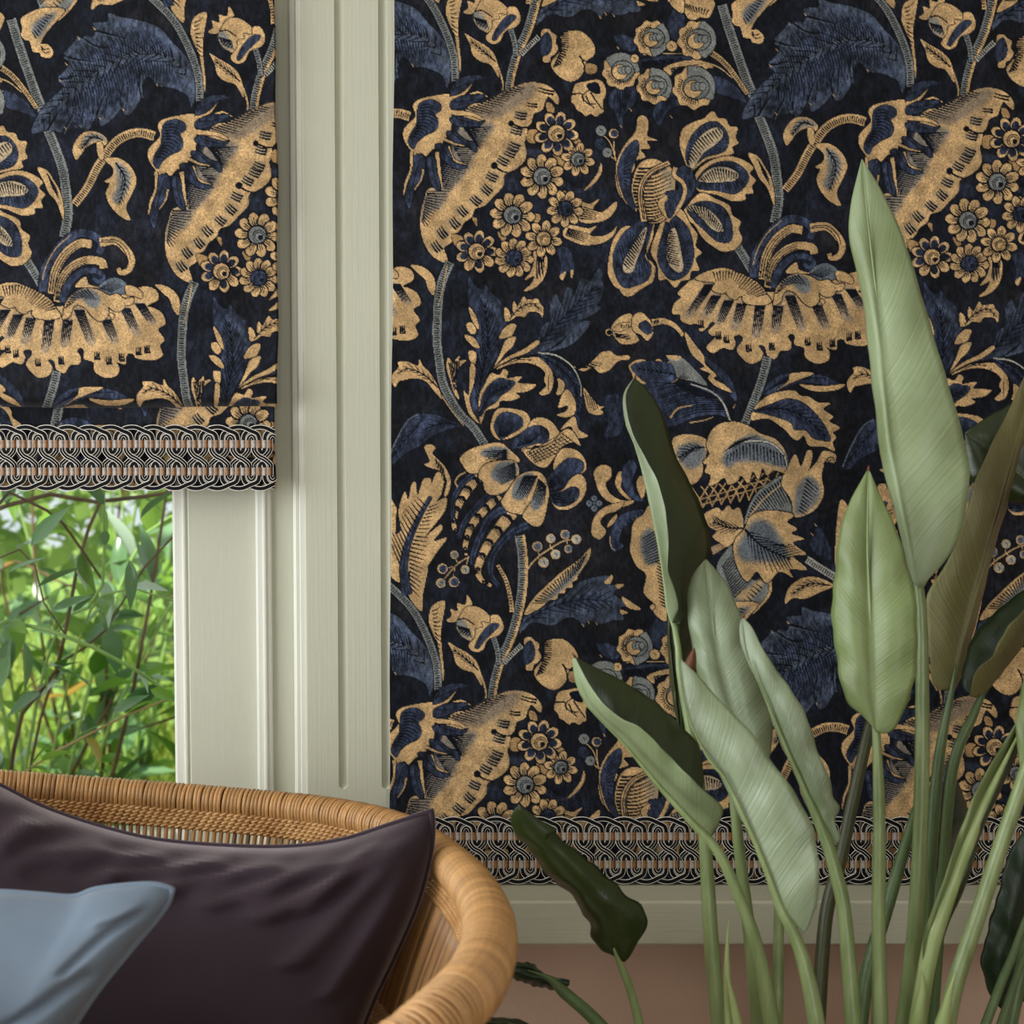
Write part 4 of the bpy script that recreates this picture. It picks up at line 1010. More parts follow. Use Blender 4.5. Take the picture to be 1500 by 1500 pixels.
BR = thing('roman_blind', 'long dark floral roman blind hanging down to the window sill behind the plant', 'blind', at(1035, 1292, BLIND_Y))
def rb_Y(px, py):
    w = 0.0016 * np.sin(px / 95 + 0.6 * np.sin(py / 300)) + 0.0012 * np.sin(px / 41 + py / 260)
    e = np.clip((px - 570) / 30, 0, 1)
    return BLIND_Y + w * (0.5 + 0.5 * py / 1300) - 0.001 * (1 - e) * np.sin(py / 37)
cloth_panel('printed_cloth', lambda y: 577.5 - 7.5 * y / 1200.0 + 0.8 * np.sin(np.asarray(y) / 55.0), lambda y: 1570.0 + 0 * y, -40, 1292, rb_Y, lambda x, y: (x, y), 1.36, BR)
p0, p1 = at(580, -40, BLIND_Y + .012), at(1566, 1288, BLIND_Y + .012)
V, F = box_geo(p0.x, p1.x, BLIND_Y + .010, BLIND_Y + .013, p1.z, p0.z)
mesh_obj('lining', V, F, M_LINING, BR, False)
braid(BR, 570, 1570, 1197, 1292, BLIND_Y - 0.003)

BLF = thing('roman_blind', 'shorter dark floral roman blind pulled part way up over the garden window', 'blind', at(160, 717, BLIND_Y))
def lb_Y(px, py):
    t = np.clip((py - 470) / 128.0, 0, 1)
    y = BLIND_Y - 0.024 * t ** 1.8
    y += 0.036 * np.clip((py - 580) / 19.0, 0, 1) ** 2
    y += -0.0035 * np.exp(-((py - 292 - 0.02 * (px - 200)) / 7.0) ** 2) * np.clip((px - 120) / 150, 0, 1)
    y += 0.0018 * np.sin(px / 80 + py / 190) + 0.0022 * t * np.sin(px / 55.0 + 1)
    return y
edge_r = lambda y: 400.0 + 5.0 * np.clip(np.asarray(y) / 260.0, 0, 1) + 1.2 * np.sin(np.asarray(y) / 33.0)
cloth_panel('printed_cloth', lambda y: -150.0 + 0 * y, edge_r, -40, 599, lb_Y, lambda x, y: (x + 1041, y - 21), 1.36, BLF, 0.014)
cloth_panel('printed_hem', lambda y: -150.0 + 0 * y, lambda y: 401.0 + 3.0 * np.clip((np.asarray(y) - 640) / 70.0, 0, 1), 575, 716, lambda px, py: BLIND_Y + 0.004 - 0.004 * np.clip((py - 600) / 100, 0, 1) + 0.0015 * np.sin(px / 60), lambda x, y: (x + 387, y - 305), 1.36, BLF)
p0, p1 = at(-146, -40, BLIND_Y + .016), at(396, 712, BLIND_Y + .016)
V, F = box_geo(p0.x, p1.x, BLIND_Y + .014, BLIND_Y + .017, p1.z, p0.z)
mesh_obj('lining', V, F, M_LINING, BLF, False)
braid(BLF, -150, 404, 624, 717, BLIND_Y - 0.003)
# ------------------------------------------------------------------ rattan tub chair
M_RATTAN = simple_mat('rattan_wrap', srgb(216, 172, 116), 0.30, noise=(30, 4), c2=srgb(172, 121, 70), bump=(180, 0.2), spec=0.55)
M_RATTAN2 = simple_mat('rattan_stake', srgb(200, 154, 98), 0.40, noise=(18, 4), c2=srgb(158, 108, 58), bump=(160, 0.2), spec=0.45, stretch=(1, 1, .2))
def vary(m, lo, hi):
    """each cane its own tone"""
    nt = m.node_tree; b = nt.nodes['Principled BSDF']
    src = b.inputs['Base Color'].links[0].from_socket
    oi = nt.nodes.new('ShaderNodeObjectInfo'); mr = nt.nodes.new('ShaderNodeMapRange')
    mr.inputs['To Min'].default_value = lo; mr.inputs['To Max'].default_value = hi
    nt.links.new(oi.outputs['Random'], mr.inputs['Value'])
    vm = nt.nodes.new('ShaderNodeVectorMath'); vm.operation = 'SCALE'
    nt.links.new(src, vm.inputs[0]); nt.links.new(mr.outputs[0], vm.inputs['Scale']); nt.links.new(vm.outputs[0], b.inputs['Base Color'])
vary(M_RATTAN, .84, 1.22)
vary(M_RATTAN2, .42, 1.2)
RIM_PX = [(-330, 1142, -.42), (-160, 1140, -.30), (0, 1151, -.23), (200, 1165, -.20), (400, 1182, -.22), (500, 1195, -.27), (585, 1217, -.36), (650, 1258, -.50), (698, 1310, -.66),
          (717, 1368, -.80), (700, 1432, -.92), (650, 1488, -1.00), (560, 1560, -1.06), (380, 1650, -1.10), (120, 1690, -1.12), (-150, 1640, -1.08), (-350, 1480, -.95), (-430, 1300, -.75), (-420, 1200, -.56)]
RIM_P = np.array([tuple(at(*p)) for p in RIM_PX])
NR = 640
rim = catmull(RIM_P, NR, True)
rim_cen = rim.mean(0)
d_vis = np.array([(p[1] - CAM.y) for p in rim])
rim_r = np.interp(rim[:, 1], [-1.05, -0.95, -.6, -.35, -.2], [0.030, 0.0295, 0.0245, 0.022, 0.021])
chair = thing('rattan_tub_chair', 'round honey coloured rattan tub chair holding two velvet cushions', 'chair', (rim_cen[0], rim_cen[1], 0))
OFFC = parent_loc(chair)
V, F = tube_geo([Vector(p) for p in rim], [r * 0.90 for r in rim_r], 12, closed=True)
M_CORE = simple_mat('rattan_core', srgb(112, 70, 36), 0.7, noise=(18, 4), c2=srgb(86, 52, 26))
mesh_obj('rim', V, F, M_CORE, chair)
# wrapped strands: one ring for each turn
def ring_mesh(R, r, ns=20, nt_=5):
    V, F = [], []
    for i in range(ns):
        a = 2 * math.pi * i / ns
        for j in range(nt_):
            b = 2 * math.pi * j / nt_
            q = R + r * math.cos(b)
            V.append((q * math.cos(a), q * math.sin(a), r * 1.08 * math.sin(b)))
    for i in range(ns):
        for j in range(nt_):
            F.append((i * nt_ + j, ((i + 1) % ns) * nt_ + j, ((i + 1) % ns) * nt_ + (j + 1) % nt_, i * nt_ + (j + 1) % nt_))
    return V, F
RV, RF = ring_mesh(1.0, 0.112)
ring_me = bpy.data.meshes.new('wrap_turn'); ring_me.from_pydata(RV, [], RF); ring_me.materials.append(M_RATTAN)
ring_me.polygons.foreach_set('use_smooth', [True] * len(ring_me.polygons))
def project(p):
    q = Vector(p) - CAM
    z = q.y * CP - q.z * SP
    return 750 + FPX * q.x / z, 750 - FPX * (q.z * CP + q.y * SP) / z
rr = random.Random(3)
cum = np.r_[0, np.cumsum(np.linalg.norm(np.diff(np.vstack([rim, rim[:1]]), axis=0), axis=1))]
Ltot = cum[-1]
rimc = np.vstack([rim, rim[:1]])
pos = np.arange(0, Ltot, 0.0058)
turns = []
for s in pos:
    p = np.array([np.interp(s, cum, rimc[:, k]) for k in range(3)])
    e = 0.004
    q = np.array([np.interp((s + e) % Ltot, cum, rimc[:, k]) for k in range(3)]) - np.array([np.interp((s - e) % Ltot, cum, rimc[:, k]) for k in range(3)])
    r = float(np.interp(s, cum, np.r_[rim_r, rim_r[0]]))
    x, y = project(p)
    vis = -60 < x < 800 and y < 1545
    turns.append((p, Vector(q).normalized(), r, vis))
visible = [t for t in turns if t[3]]
rest = [t for t in turns if not t[3]]
rest += visible[300:]
visible = visible[:300]
for p, t, r, _ in visible:
    o = bpy.data.objects.new('wrap_turn', ring_me)
    rot = t.to_track_quat('Z', 'Y').to_matrix().to_4x4() @ Matrix.Rotation(rr.uniform(-.05, .05), 4, 'X') @ Matrix.Rotation(rr.uniform(-.04, .04), 4, 'Y')
    k = r * 0.94 * rr.uniform(.985, 1.02)
    o.matrix_world = Matrix.Translation(Vector(p) - OFFC) @ rot @ Matrix.Diagonal((k, k, k * 1.05 * (0.022 / k), 1))
    link(o, chair)
V, F = [], []
for p, t, r, _ in rest:
    rot = t.to_track_quat('Z', 'Y').to_matrix()
    n = len(V)
    for v in RV:
        V.append(Vector(p) + rot @ Vector((v[0] * r * .94, v[1] * r * .94, v[2] * .022)))
    F += [tuple(i + n for i in f) for f in RF]
o = mesh_obj('wrap_turns', V, F, M_RATTAN, chair); o['kind'] = 'stuff'
# shell of upright stakes from the rim down to the seat ring, woven bands across them
SEAT_Z = 0.46
def shell(s, h):
    """s: metres along the rim, h: 0 at the rim, 1 at the seat"""
    s = s % Ltot
    p = np.array([np.interp(s, cum, rimc[:, k]) for k in range(3)])
    r = float(np.interp(s, cum, np.r_[rim_r, rim_r[0]]))
    c = np.array([rim_cen[0], rim_cen[1] + 0.02, 0])
    inw = c - p; inw[2] = 0
    L = np.linalg.norm(inw); inw /= L
    k = 0.015 + 0.40 * (1.45 * h - 0.45 * h * h) * L * 0.8
    q = p + inw * k
    q[2] = p[2] - r * 0.5 + (SEAT_Z - p[2]) * h
    return Vector(q)
ns = 288
V0 = []
for i in range(ns):
    s = Ltot * i / ns
    path = [shell(s, h) for h in (0, .1, .2, .35, .5, .7, .85, 1)]
    V, F = tube_geo(path, [.0031, .0031, .0030, .0027, .0023, .0019, .0017, .0016], 6, cap=True)
    mesh_obj('stake', V, F, M_RATTAN2, chair)
def weave(h0, h1, rows, name, rad=0.0024):
    V, F = [], []
    for r_ in range(rows):
        h = h0 + (h1 - h0) * r_ / max(1, rows - 1)
        for ph in (0, 1):
            path = []
            m = ns * 3
            for j in range(m):
                s = Ltot * j / m
                base = shell(s, h)
                nx = shell(s, h + .02)
                c = Vector((rim_cen[0], rim_cen[1], base.z))
                inw = (c - base); inw.normalize()
                w = math.cos(math.pi * j / 3 * 1.0 + ph * math.pi + r_ * 1.0)
                vz = math.sin(math.pi * j / 3 + ph * math.pi + r_)
                path.append(base + inw * (0.0042 * w) + Vector((0, 0, 0.0016 * vz)))
            tube_geo(path, rad, 5, V, F, closed=True, ref=(0, 0, 1))
    return mesh_obj(name, V, F, M_RATTAN, chair)
weave(0.004, 0.046, 5, 'woven_band')
weave(0.36, 0.40, 4, 'woven_band')
V, F = [], []
n = 72
ringp = [shell(Ltot * i / n, 1.0) for i in range(n)]
tube_geo(ringp, 0.014, 8, V, F, closed=True)
mesh_obj('seat_ring', V, F, M_RATTAN, chair)
V = [p + Vector((0, 0, .004)) for p in ringp] + [p - Vector((0, 0, .012)) for p in ringp] + [Vector((rim_cen[0], rim_cen[1] + .02, SEAT_Z - .01)), Vector((rim_cen[0], rim_cen[1] + .02, SEAT_Z - .03))]
F = [(i, (i + 1) % n, 2 * n) for i in range(n)] + [(n + (i + 1) % n, n + i, 2 * n + 1) for i in range(n)] + [(i, n + i, n + (i + 1) % n, (i + 1) % n) for i in range(n)]
mesh_obj('seat', V, F, M_RATTAN2, chair)
V, F = [], []
cc = Vector((rim_cen[0], rim_cen[1] + .02, 0))
for i in range(72):
    p = ringp[i]
    d = p - cc; d.z = 0
    path = [cc + d * k + Vector((0, 0, z)) for k, z in ((.98, SEAT_Z - .01), (.78, .30), (.74, .2), (.86, .08), (1.0, .008))]
    tube_geo([Vector(q) for q in catmull([tuple(v) for v in path], 12)], .006, 6, V, F)
o = mesh_obj('base', V, F, M_RATTAN2, chair); o['kind'] = 'stuff'

# ------------------------------------------------------------------ cushions
def velvet(name, c, c2, sheen=0.6, tint=(1, 1, 1, 1)):
    m = simple_mat(name, c, 0.8, noise=(9, 3), c2=c2, bump=(700, 0.25), spec=0.15, sheen=sheen)
    b = m.node_tree.nodes['Principled BSDF']
    b.inputs['Sheen Roughness'].default_value = 0.35
    b.inputs['Sheen Tint'].default_value = tint
    return m
M_PLUM = velvet('plum_velvet', srgb(56, 45, 54), srgb(47, 37, 44), 0.9, (.95, .80, .82, 1))
M_SKY = velvet('dusty_blue_velvet', srgb(122, 137, 154), srgb(112, 127, 145), 0.35)
def cushion(name, label, top, right, bottom, left, Ys, thick, mat, folds, groupcat='cushion'):
    """four edges as photo pixels (each runs left-right or top-bottom), Ys = depth at TL, TR, BL, BR"""
    N = 96
    T, B = catmull(top, N), catmull(bottom, N)
    L, R = catmull(left, N), catmull(right, N)
    base = at((L[-1][0] + R[-1][0]) / 2, max(L[-1][1], R[-1][1]), (Ys[2] + Ys[3]) / 2)
    root = thing(name, label, groupcat, base)
    f, bk = [], []
    for j in range(N):
        v = j / (N - 1)
        for i in range(N):
            u = i / (N - 1)
            p = (1 - v) * T[i] + v * B[i] + (1 - u) * L[j] + u * R[j] - ((1 - u) * (1 - v) * T[0] + u * (1 - v) * T[-1] + (1 - u) * v * B[0] + u * v * B[-1])
            Y = (1 - v) * ((1 - u) * Ys[0] + u * Ys[1]) + v * ((1 - u) * Ys[2] + u * Ys[3])
            e = max(0.0, (1 - (2 * u - 1) ** 4)) * max(0.0, (1 - (2 * v - 1) ** 4))
            puff = thick * e ** 0.55
            w = folds(u, v) * min(1, e * 3.0)
            q = at(p[0], p[1], Y)
            view = (q - CAM).normalized()
            f.append(q - view * (puff + w) * Vector((1, 1, 1)).length / 1.732)
            bk.append(q + view * puff * 0.75)
    V = f + bk
    F = []
    n2 = N * N
    for j in range(N - 1):
        for i in range(N - 1):
            a = j * N + i
            F.append((a, a + N, a + N + 1, a + 1))
            F.append((n2 + a, n2 + a + 1, n2 + a + N + 1, n2 + a + N))
    mesh_obj('cover', V, F, mat, root)
    edge = [f[i] for i in range(N)] + [f[j * N + N - 1] for j in range(1, N)] + [f[(N - 1) * N + i] for i in range(N - 2, -1, -1)] + [f[j * N] for j in range(N - 2, 0, -1)]
    V, F = tube_geo(edge, 0.0038, 7, closed=True)
    mesh_obj('piping', V, F, mat, root)
    return root
def ridge(u, v, pts_, w, a):
    d = 9.0
    for k in range(len(pts_) - 1):
        ax, ay = pts_[k]; bx, by = pts_[k + 1]
        t = max(0, min(1, ((u - ax) * (bx - ax) + (v - ay) * (by - ay)) / ((bx - ax) ** 2 + (by - ay) ** 2)))
        d = min(d, math.hypot(u - ax - t * (bx - ax), v - ay - t * (by - ay)))
    return a * math.exp(-(d / w) ** 2)
def plum_folds(u, v):
    s = 0.0
    for k in range(9):                                             # soft gathers running in from the piped top edge
        x0 = .10 + .095 * k
        s += ridge(u, v, [(x0 + .07, .03), (x0 - .01, .11), (x0 - .07, .22 + .03 * (k % 3))], .020 + .004 * (k % 2), .006 + .002 * (k % 3))
    for pts_, w, a in (([(.97, .06), (.84, .16), (.72, .30)], .028, .011), ([(.95, .10), (.86, .30), (.80, .52)], .030, .010), ([(.88, .07), (.74, .14), (.62, .26)], .022, .008), ([(.72, .09), (.60, .15), (.50, .25)], .02, .007), ([(.62, .08), (.52, .13), (.44, .2)], .018, .007),
                       ([(.52, .08), (.42, .12), (.36, .2)], .018, .006), ([(.42, .1), (.30, .2), (.26, .3)], .02, .006), ([(.3, .1), (.24, .22)], .02, .006), ([(.97, .14), (.93, .4), (.9, .7)], .022, .006)):
        s += ridge(u, v, pts_, w * 1.15, a * 1.5)
    return s + .004 * math.sin(9 * u + 5 * v) * math.sin(6 * v + 2 * u)
cushion('velvet_cushion', 'large plum velvet cushion with piped edge leaning in the rattan chair', [(-190, 1085), (-90, 1108), (0, 1151), (60, 1181), (130, 1206), (220, 1229), (320, 1239), (420, 1241), (500, 1231), (570, 1209), (633, 1188)],
        [(633, 1188), (632, 1240), (612, 1320), (578, 1400), (545, 1470), (512, 1560), (470, 1680), (440, 1790)], [(-210, 1790), (100, 1775), (300, 1775), (440, 1790)], [(-190, 1085), (-180, 1300), (-190, 1560), (-210, 1790)], (-.36, -.535, -.68, -.68), 0.085, M_PLUM, lambda u, v: plum_folds(u, v * 1.65))
def sky_folds(u, v):
    return ridge(u, v, [(.95, .1), (.86, .3), (.8, .5)], .03, -.008) + ridge(u, v, [(.98, .08), (.9, .14), (.8, .2)], .03, .006) + ridge(u, v, [(.9, .55), (.78, .72), (.62, .82)], .05, -.010) + .003 * math.sin(8 * u + 3 * v)
cushion('velvet_cushion', 'small dusty blue velvet cushion propped in front of the plum one', [(-160, 1316), (-80, 1308), (0, 1307), (60, 1311), (108, 1314), (138, 1304), (180, 1298), (225, 1296), (253, 1303)],
        [(253, 1303), (240, 1332), (192, 1390), (145, 1448), (112, 1497), (80, 1550), (45, 1615), (15, 1690)], [(-230, 1690), (-100, 1690), (15, 1690)], [(-160, 1316), (-190, 1500), (-230, 1690)], (-.70, -.72, -.82, -.82), 0.055, M_SKY, lambda u, v: sky_folds(u, v * 1.5))
# ------------------------------------------------------------------ bird of paradise plant
def leaf_mat(name, base, vein, rough, trans, spec=0.5, bump=0.6, patch=None):
    m, nt, b = new_mat(name)
    uv = nt.nodes.new('ShaderNodeUVMap'); uv.uv_map = 'leaf'
    sep = nt.nodes.new('ShaderNodeSeparateXYZ'); nt.links.new(uv.outputs[0], sep.inputs[0])
    ab = nt.nodes.new('ShaderNodeMath'); ab.operation = 'ABSOLUTE'; nt.links.new(sep.outputs[0], ab.inputs[0])
    m1 = nt.nodes.new('ShaderNodeMath'); m1.operation = 'MULTIPLY_ADD'; m1.inputs[1].default_value = -0.62
    nt.links.new(ab.outputs[0], m1.inputs[0]); nt.links.new(sep.outputs[1], m1.inputs[2])
    cmb = nt.nodes.new('ShaderNodeCombineXYZ'); nt.links.new(m1.outputs[0], cmb.inputs[1])
    wv = nt.nodes.new('ShaderNodeTexNoise'); wv.noise_dimensions = '3D'; wv.inputs['Scale'].default_value = 34; wv.inputs['Detail'].default_value = 3
    mp = nt.nodes.new('ShaderNodeMapping'); mp.inputs['Scale'].default_value = (0.02, 1, 1)
    nt.links.new(cmb.outputs[0], mp.inputs[0]); nt.links.new(mp.outputs[0], wv.inputs['Vector'])
    tc = nt.nodes.new('ShaderNodeTexCoord')
    n = nt.nodes.new('ShaderNodeTexNoise'); n.inputs['Scale'].default_value = 7; n.inputs['Detail'].default_value = 6
    nt.links.new(tc.outputs['Object'], n.inputs['Vector'])
    r1 = nt.nodes.new('ShaderNodeValToRGB'); r1.color_ramp.elements[0].position = .35; r1.color_ramp.elements[1].position = .65
    r1.color_ramp.elements[0].color = base; r1.color_ramp.elements[1].color = vein
    nt.links.new(wv.outputs['Fac'], r1.inputs[0])
    r2 = nt.nodes.new('ShaderNodeValToRGB'); r2.color_ramp.elements[0].position = .42; r2.color_ramp.elements[1].position = .75
    r2.color_ramp.elements[0].color = (0, 0, 0, 1); r2.color_ramp.elements[1].color = (1, 1, 1, 1)
    nt.links.new(n.outputs['Fac'], r2.inputs[0])
    mx = nt.nodes.new('ShaderNodeMix'); mx.data_type = 'RGBA'
    nt.links.new(r2.outputs[0], mx.inputs['Factor']); nt.links.new(r1.outputs[0], mx.inputs['A'])
    mx.inputs['B'].default_value = patch if patch else tuple(v * 0.85 for v in base[:3]) + (1,)
    nt.links.new(mx.outputs['Result'], b.inputs['Base Color'])
    b.inputs['Roughness'].default_value = rough
    b.inputs['Specular IOR Level'].default_value = spec
    bp = nt.nodes.new('ShaderNodeBump'); bp.inputs['Strength'].default_value = bump; bp.inputs['Distance'].default_value = 0.0016
    nt.links.new(wv.outputs['Fac'], bp.inputs['Height']); nt.links.new(bp.outputs[0], b.inputs['Normal'])
    if trans:
        out = nt.nodes['Material Output']
        tl = nt.nodes.new('ShaderNodeBsdfTranslucent'); tl.inputs['Color'].default_value = tuple(min(1, v * 1.6) for v in base[:3]) + (1,)
        ms = nt.nodes.new('ShaderNodeMixShader'); ms.inputs[0].default_value = trans
        nt.links.new(b.outputs[0], ms.inputs[1]); nt.links.new(tl.outputs[0], ms.inputs[2]); nt.links.new(ms.outputs[0], out.inputs[0])
    return m
M_UNDER = leaf_mat('leaf_underside', srgb(142, 160, 116), srgb(160, 175, 136), 0.36, 0.06, .55, .45, srgb(116, 130, 82))
M_UNDER_BLUE = leaf_mat('leaf_underside_bloom', srgb(136, 152, 116), srgb(160, 174, 146), 0.32, 0.06, .6, .45, srgb(100, 114, 70))
M_UNDER_OLIVE = leaf_mat('leaf_underside_olive', srgb(122, 140, 86), srgb(134, 150, 98), 0.38, 0.06, .5, .4, srgb(98, 110, 60))
M_BRONZE = leaf_mat('leaf_bronze', srgb(132, 130, 84), srgb(114, 110, 64), 0.45, 0.06, .45, .5, srgb(88, 76, 46))
M_TOP = leaf_mat('leaf_top', srgb(40, 54, 20), srgb(48, 64, 26), 0.30, 0.03, .6, .35, srgb(34, 44, 14))
M_TOP_B = leaf_mat('leaf_top_deep', srgb(30, 50, 28), srgb(38, 60, 34), 0.34, 0.03, .55, .35, srgb(24, 38, 20))
M_STALK = simple_mat('leaf_stalk', srgb(146, 162, 110), 0.32, noise=(24, 5), c2=srgb(112, 130, 78), bump=(120, .15), spec=.5, stretch=(3, 3, .4))
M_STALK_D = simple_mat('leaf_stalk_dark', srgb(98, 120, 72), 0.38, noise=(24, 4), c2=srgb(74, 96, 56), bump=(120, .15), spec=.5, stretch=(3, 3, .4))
M_STALK_P = simple_mat('leaf_stalk_pale', srgb(176, 192, 134), 0.34, noise=(20, 5), c2=srgb(142, 164, 96), bump=(120, .15), spec=.5, stretch=(3, 3, .4))
M_TIP = simple_mat('dry_leaf_tip', srgb(120, 72, 40), 0.7, noise=(60, 2), c2=srgb(86, 50, 30))

PLANT_Y = -0.50
plant = thing('bird_of_paradise_plant', 'tall bird of paradise plant with long paddle leaves in front of the long blind', 'plant', (at(1270, 1700, PLANT_Y).x, PLANT_Y, 0.30))
PO = parent_loc(plant)
def P_(fr, s):
    return pts(fr, s)
PX = (0, 0, 1.0)
G6 = (800, 1100, 3.75); G7 = (1100, 1100, 3.75); K4 = (820, 880, 3.5714); K2 = (1080, 220, 3.5714); K5 = (1080, 960, 3.5714); G8 = (570, 950, 4.2857)
lr = random.Random(11)
def leaf(mid, left, right, Yb, Yt, dl, dr, mats, vis=(1, 1), wave=0.6, bulge=.009, N=56, M=9):
    """mid, left, right: photo outlines from base to tip; Yb, Yt depth of the midrib at base and tip; dl, dr depth offset of the
    edges; vis: 1 shows the underside on that half, 0 the upper side; mats = (top, under)"""
    A, L, R = catmull(mid, N), catmull(left, N), catmull(right, N)
    V, UV, F, MI = [], [], [], []
    ph = lr.uniform(0, 6)
    for i in range(N):
        t = i / (N - 1)
        Y = Yb + (Yt - Yb) * t
        en = math.sin(math.pi * min(1, max(0.0, t)) ** .8)
        for j in range(-M, M + 1):
            s = j / M
            E, d = (L, dl) if s < 0 else (R, dr)
            a = abs(s)
            p = A[i] * (1 - a) + E[i] * a
            if a > .7:
                w = wave * math.sin(t * 40 + ph + (2 if s < 0 else 0)) * math.sin(t * 17 + ph) * en
                dirv = (E[i] - A[i]); dn = np.linalg.norm(dirv)
                if dn > 4:
                    p = p + dirv / dn * w * (a - .7) / .3 * 2
            und = .0028 * a * en * (math.sin(t * 23 - 3.2 * a + ph) + .6 * math.sin(t * 41 - 5 * a + 2 * ph))
            q = at(p[0], p[1], Y + d * en * (a ** 1.3) - bulge * math.sin(math.pi * a) * en + und)
            V.append(q); UV.append((s * .8, t * 3))
    W = 2 * M + 1
    for i in range(N - 1):
        for j in range(W - 1):
            a = i * W + j
            F.append((a, a + 1, a + W + 1, a + W)); MI.append(0 if (vis[0] if j < M else vis[1]) == 0 else 1)
    # the camera must see the front: check the first big quad's normal
    me = bpy.data.meshes.new('leaf')
    me.from_pydata([tuple(v - PO) for v in V], [], F)
    for m_ in (mats[0], mats[1], mats[0]):
        me.materials.append(m_)
    mid_q = V[(N // 2) * W + M]
    for half in (0, 1):
        nrm = Vector((0, 0, 0))
        for k, f in enumerate(F):
            if ((k % (W - 1)) < M) == (half == 0):
                a, b, c = V[f[0]], V[f[1]], V[f[2]]
                nrm += (b - a).cross(c - a)
        # orient by the half's own average normal
        if nrm.dot(CAM - mid_q) < 0:
            for k, f in enumerate(F):
                if ((k % (W - 1)) < M) == (half == 0):
                    me.polygons[k].flip()
    # both halves must agree for the thickness to grow to one side; where the leaf is folded over they do not, so swap sides by colour
    me.polygons.foreach_set('material_index', MI)
    me.polygons.foreach_set('use_smooth', [True] * len(F))
    ul = me.uv_layers.new(name='leaf')
    for lp in me.loops:
        ul.data[lp.index].uv = UV[lp.vertex_index]
    me.update()
    o = bpy.data.objects.new('leaf', me)
    sm = o.modifiers.new('thickness', 'SOLIDIFY'); sm.thickness = 0.0012; sm.offset = -1; sm.material_offset = 1; sm.material_offset_rim = 1; sm.use_rim = True
    link(o, plant)
    return o
def stalk(path, Ys, w, mat, to_pot=True, name='stalk', sides=10, lift=.007):
    """photo path from the leaf tip side down; Ys depth at start and end; w widths in photo pixels along it"""
    n = 30
    p = catmull(path, n)
    Y = np.linspace(Ys[0], Ys[1], n)
    ww = np.interp(np.linspace(0, 1, n), np.linspace(0, 1, len(w)), w)
    P3 = [at(p[i][0], p[i][1], Y[i] - lift * (1 - i / n)) for i in range(n)]
    R = [max(.0006, ww[i] / 2 * pxsize(Y[i])) for i in range(n)]
    if to_pot:
        last = P3[-1]; d = (P3[-1] - P3[-4]).normalized()
        tgt = Vector((PO.x + (last.x - PO.x) * .32, PLANT_Y + (last.y - PLANT_Y) * .4, .36))
        m_ = last + d * .12
        ext = catmull([tuple(P3[-2]), tuple(last), tuple(m_ * .7 + (last * .5 + tgt * .5) * .3), tuple(tgt)], 14)
        r0 = R[-1]
        for k in range(5, 14):
            P3.append(Vector(ext[k])); R.append(r0 * (1 + .03 * (k - 4)))
    V, F = tube_geo(P3, R, sides)
    return mesh_obj(name, V, F, mat, plant)
def tip(px, py, Y, ang, ln=9, w=5):
    c = at(px, py, Y)
    q = at(px + math.cos(ang) * ln, py + math.sin(ang) * ln, Y)
    V, F = tube_geo([c, (c + q) / 2, q], [w / 2 * pxsize(Y), w / 3 * pxsize(Y), .0003], 6)
    mesh_obj('dry_tip', V, F, M_TIP, plant)

# 1 the tallest leaf, pale underside
leaf([(1350, 860), (1340, 820), (1325, 740), (1307, 640), (1290, 480), (1274, 345), (1262, 234)],
     [(1346, 862), (1332, 840), (1310, 745), (1290, 675), (1284, 620), (1281, 590), (1271, 510), (1262, 430), (1244, 350), (1246, 300), (1262, 233)],
     [(1354, 860), (1362, 846), (1382, 825), (1404, 790), (1416, 740), (1420, 690), (1413, 645), (1398, 590), (1374, 515), (1350, 430), (1322, 345), (1292, 280), (1263, 233)], -.44, -.34, .03, -.012, (M_TOP, M_UNDER), (1, 1))
stalk([(1263, 236), (1274, 345), (1290, 480), (1307, 640), (1325, 740), (1342, 830), (1350, 900), (1351, 1000), (1350, 1150), (1342, 1350), (1326, 1500)], (-.345, -.47), (1, 3, 5, 7, 10, 15, 20, 22, 23, 26, 29), M_STALK)
# 2 the olive leaf before it
leaf([(1283, 1072), (1279, 1010), (1275, 900), (1271, 800), (1272, 688)],
     [(1280, 1066), (1262, 1048), (1240, 1025), (1224, 960), (1219, 890), (1226, 805), (1240, 745), (1271, 687)],
     [(1288, 1074), (1305, 1072), (1320, 1052), (1336, 1010), (1344, 950), (1342, 890), (1334, 845), (1318, 788), (1292, 730), (1273, 687)], -.52, -.46, .02, -.015, (M_TOP, M_UNDER_OLIVE), (1, 1), 1.0)
stalk([(1272, 690), (1271, 800), (1275, 900), (1279, 1010), (1284, 1080), (1288, 1200), (1287, 1350), (1289, 1500)], (-.465, -.55), (1, 4, 6, 10, 17, 20, 21, 25), M_STALK)
tip(1272, 690, -.465, -1.5)
# 3 bronze leaf leaning right
leaf([(1394, 1012), (1402, 960), (1424, 880), (1452, 780), (1480, 680), (1512, 560), (1530, 500)],
     [(1385, 1012), (1366, 1000), (1360, 930), (1358, 872), (1388, 822), (1404, 788), (1414, 755), (1428, 704), (1452, 652), (1478, 600), (1503, 545), (1530, 498)],
     [(1398, 1014), (1408, 992), (1420, 950), (1434, 894), (1448, 838), (1464, 780), (1482, 716), (1496, 660), (1520, 590), (1531, 500)], -.36, -.30, -.012, .02, (M_TOP, M_BRONZE), (1, 1))
stalk([(1400, 975), (1394, 1012), (1377, 1100), (1366, 1212), (1356, 1352), (1345, 1500)], (-.355, -.40), (4, 15, 19, 20, 22, 23), M_STALK_D)
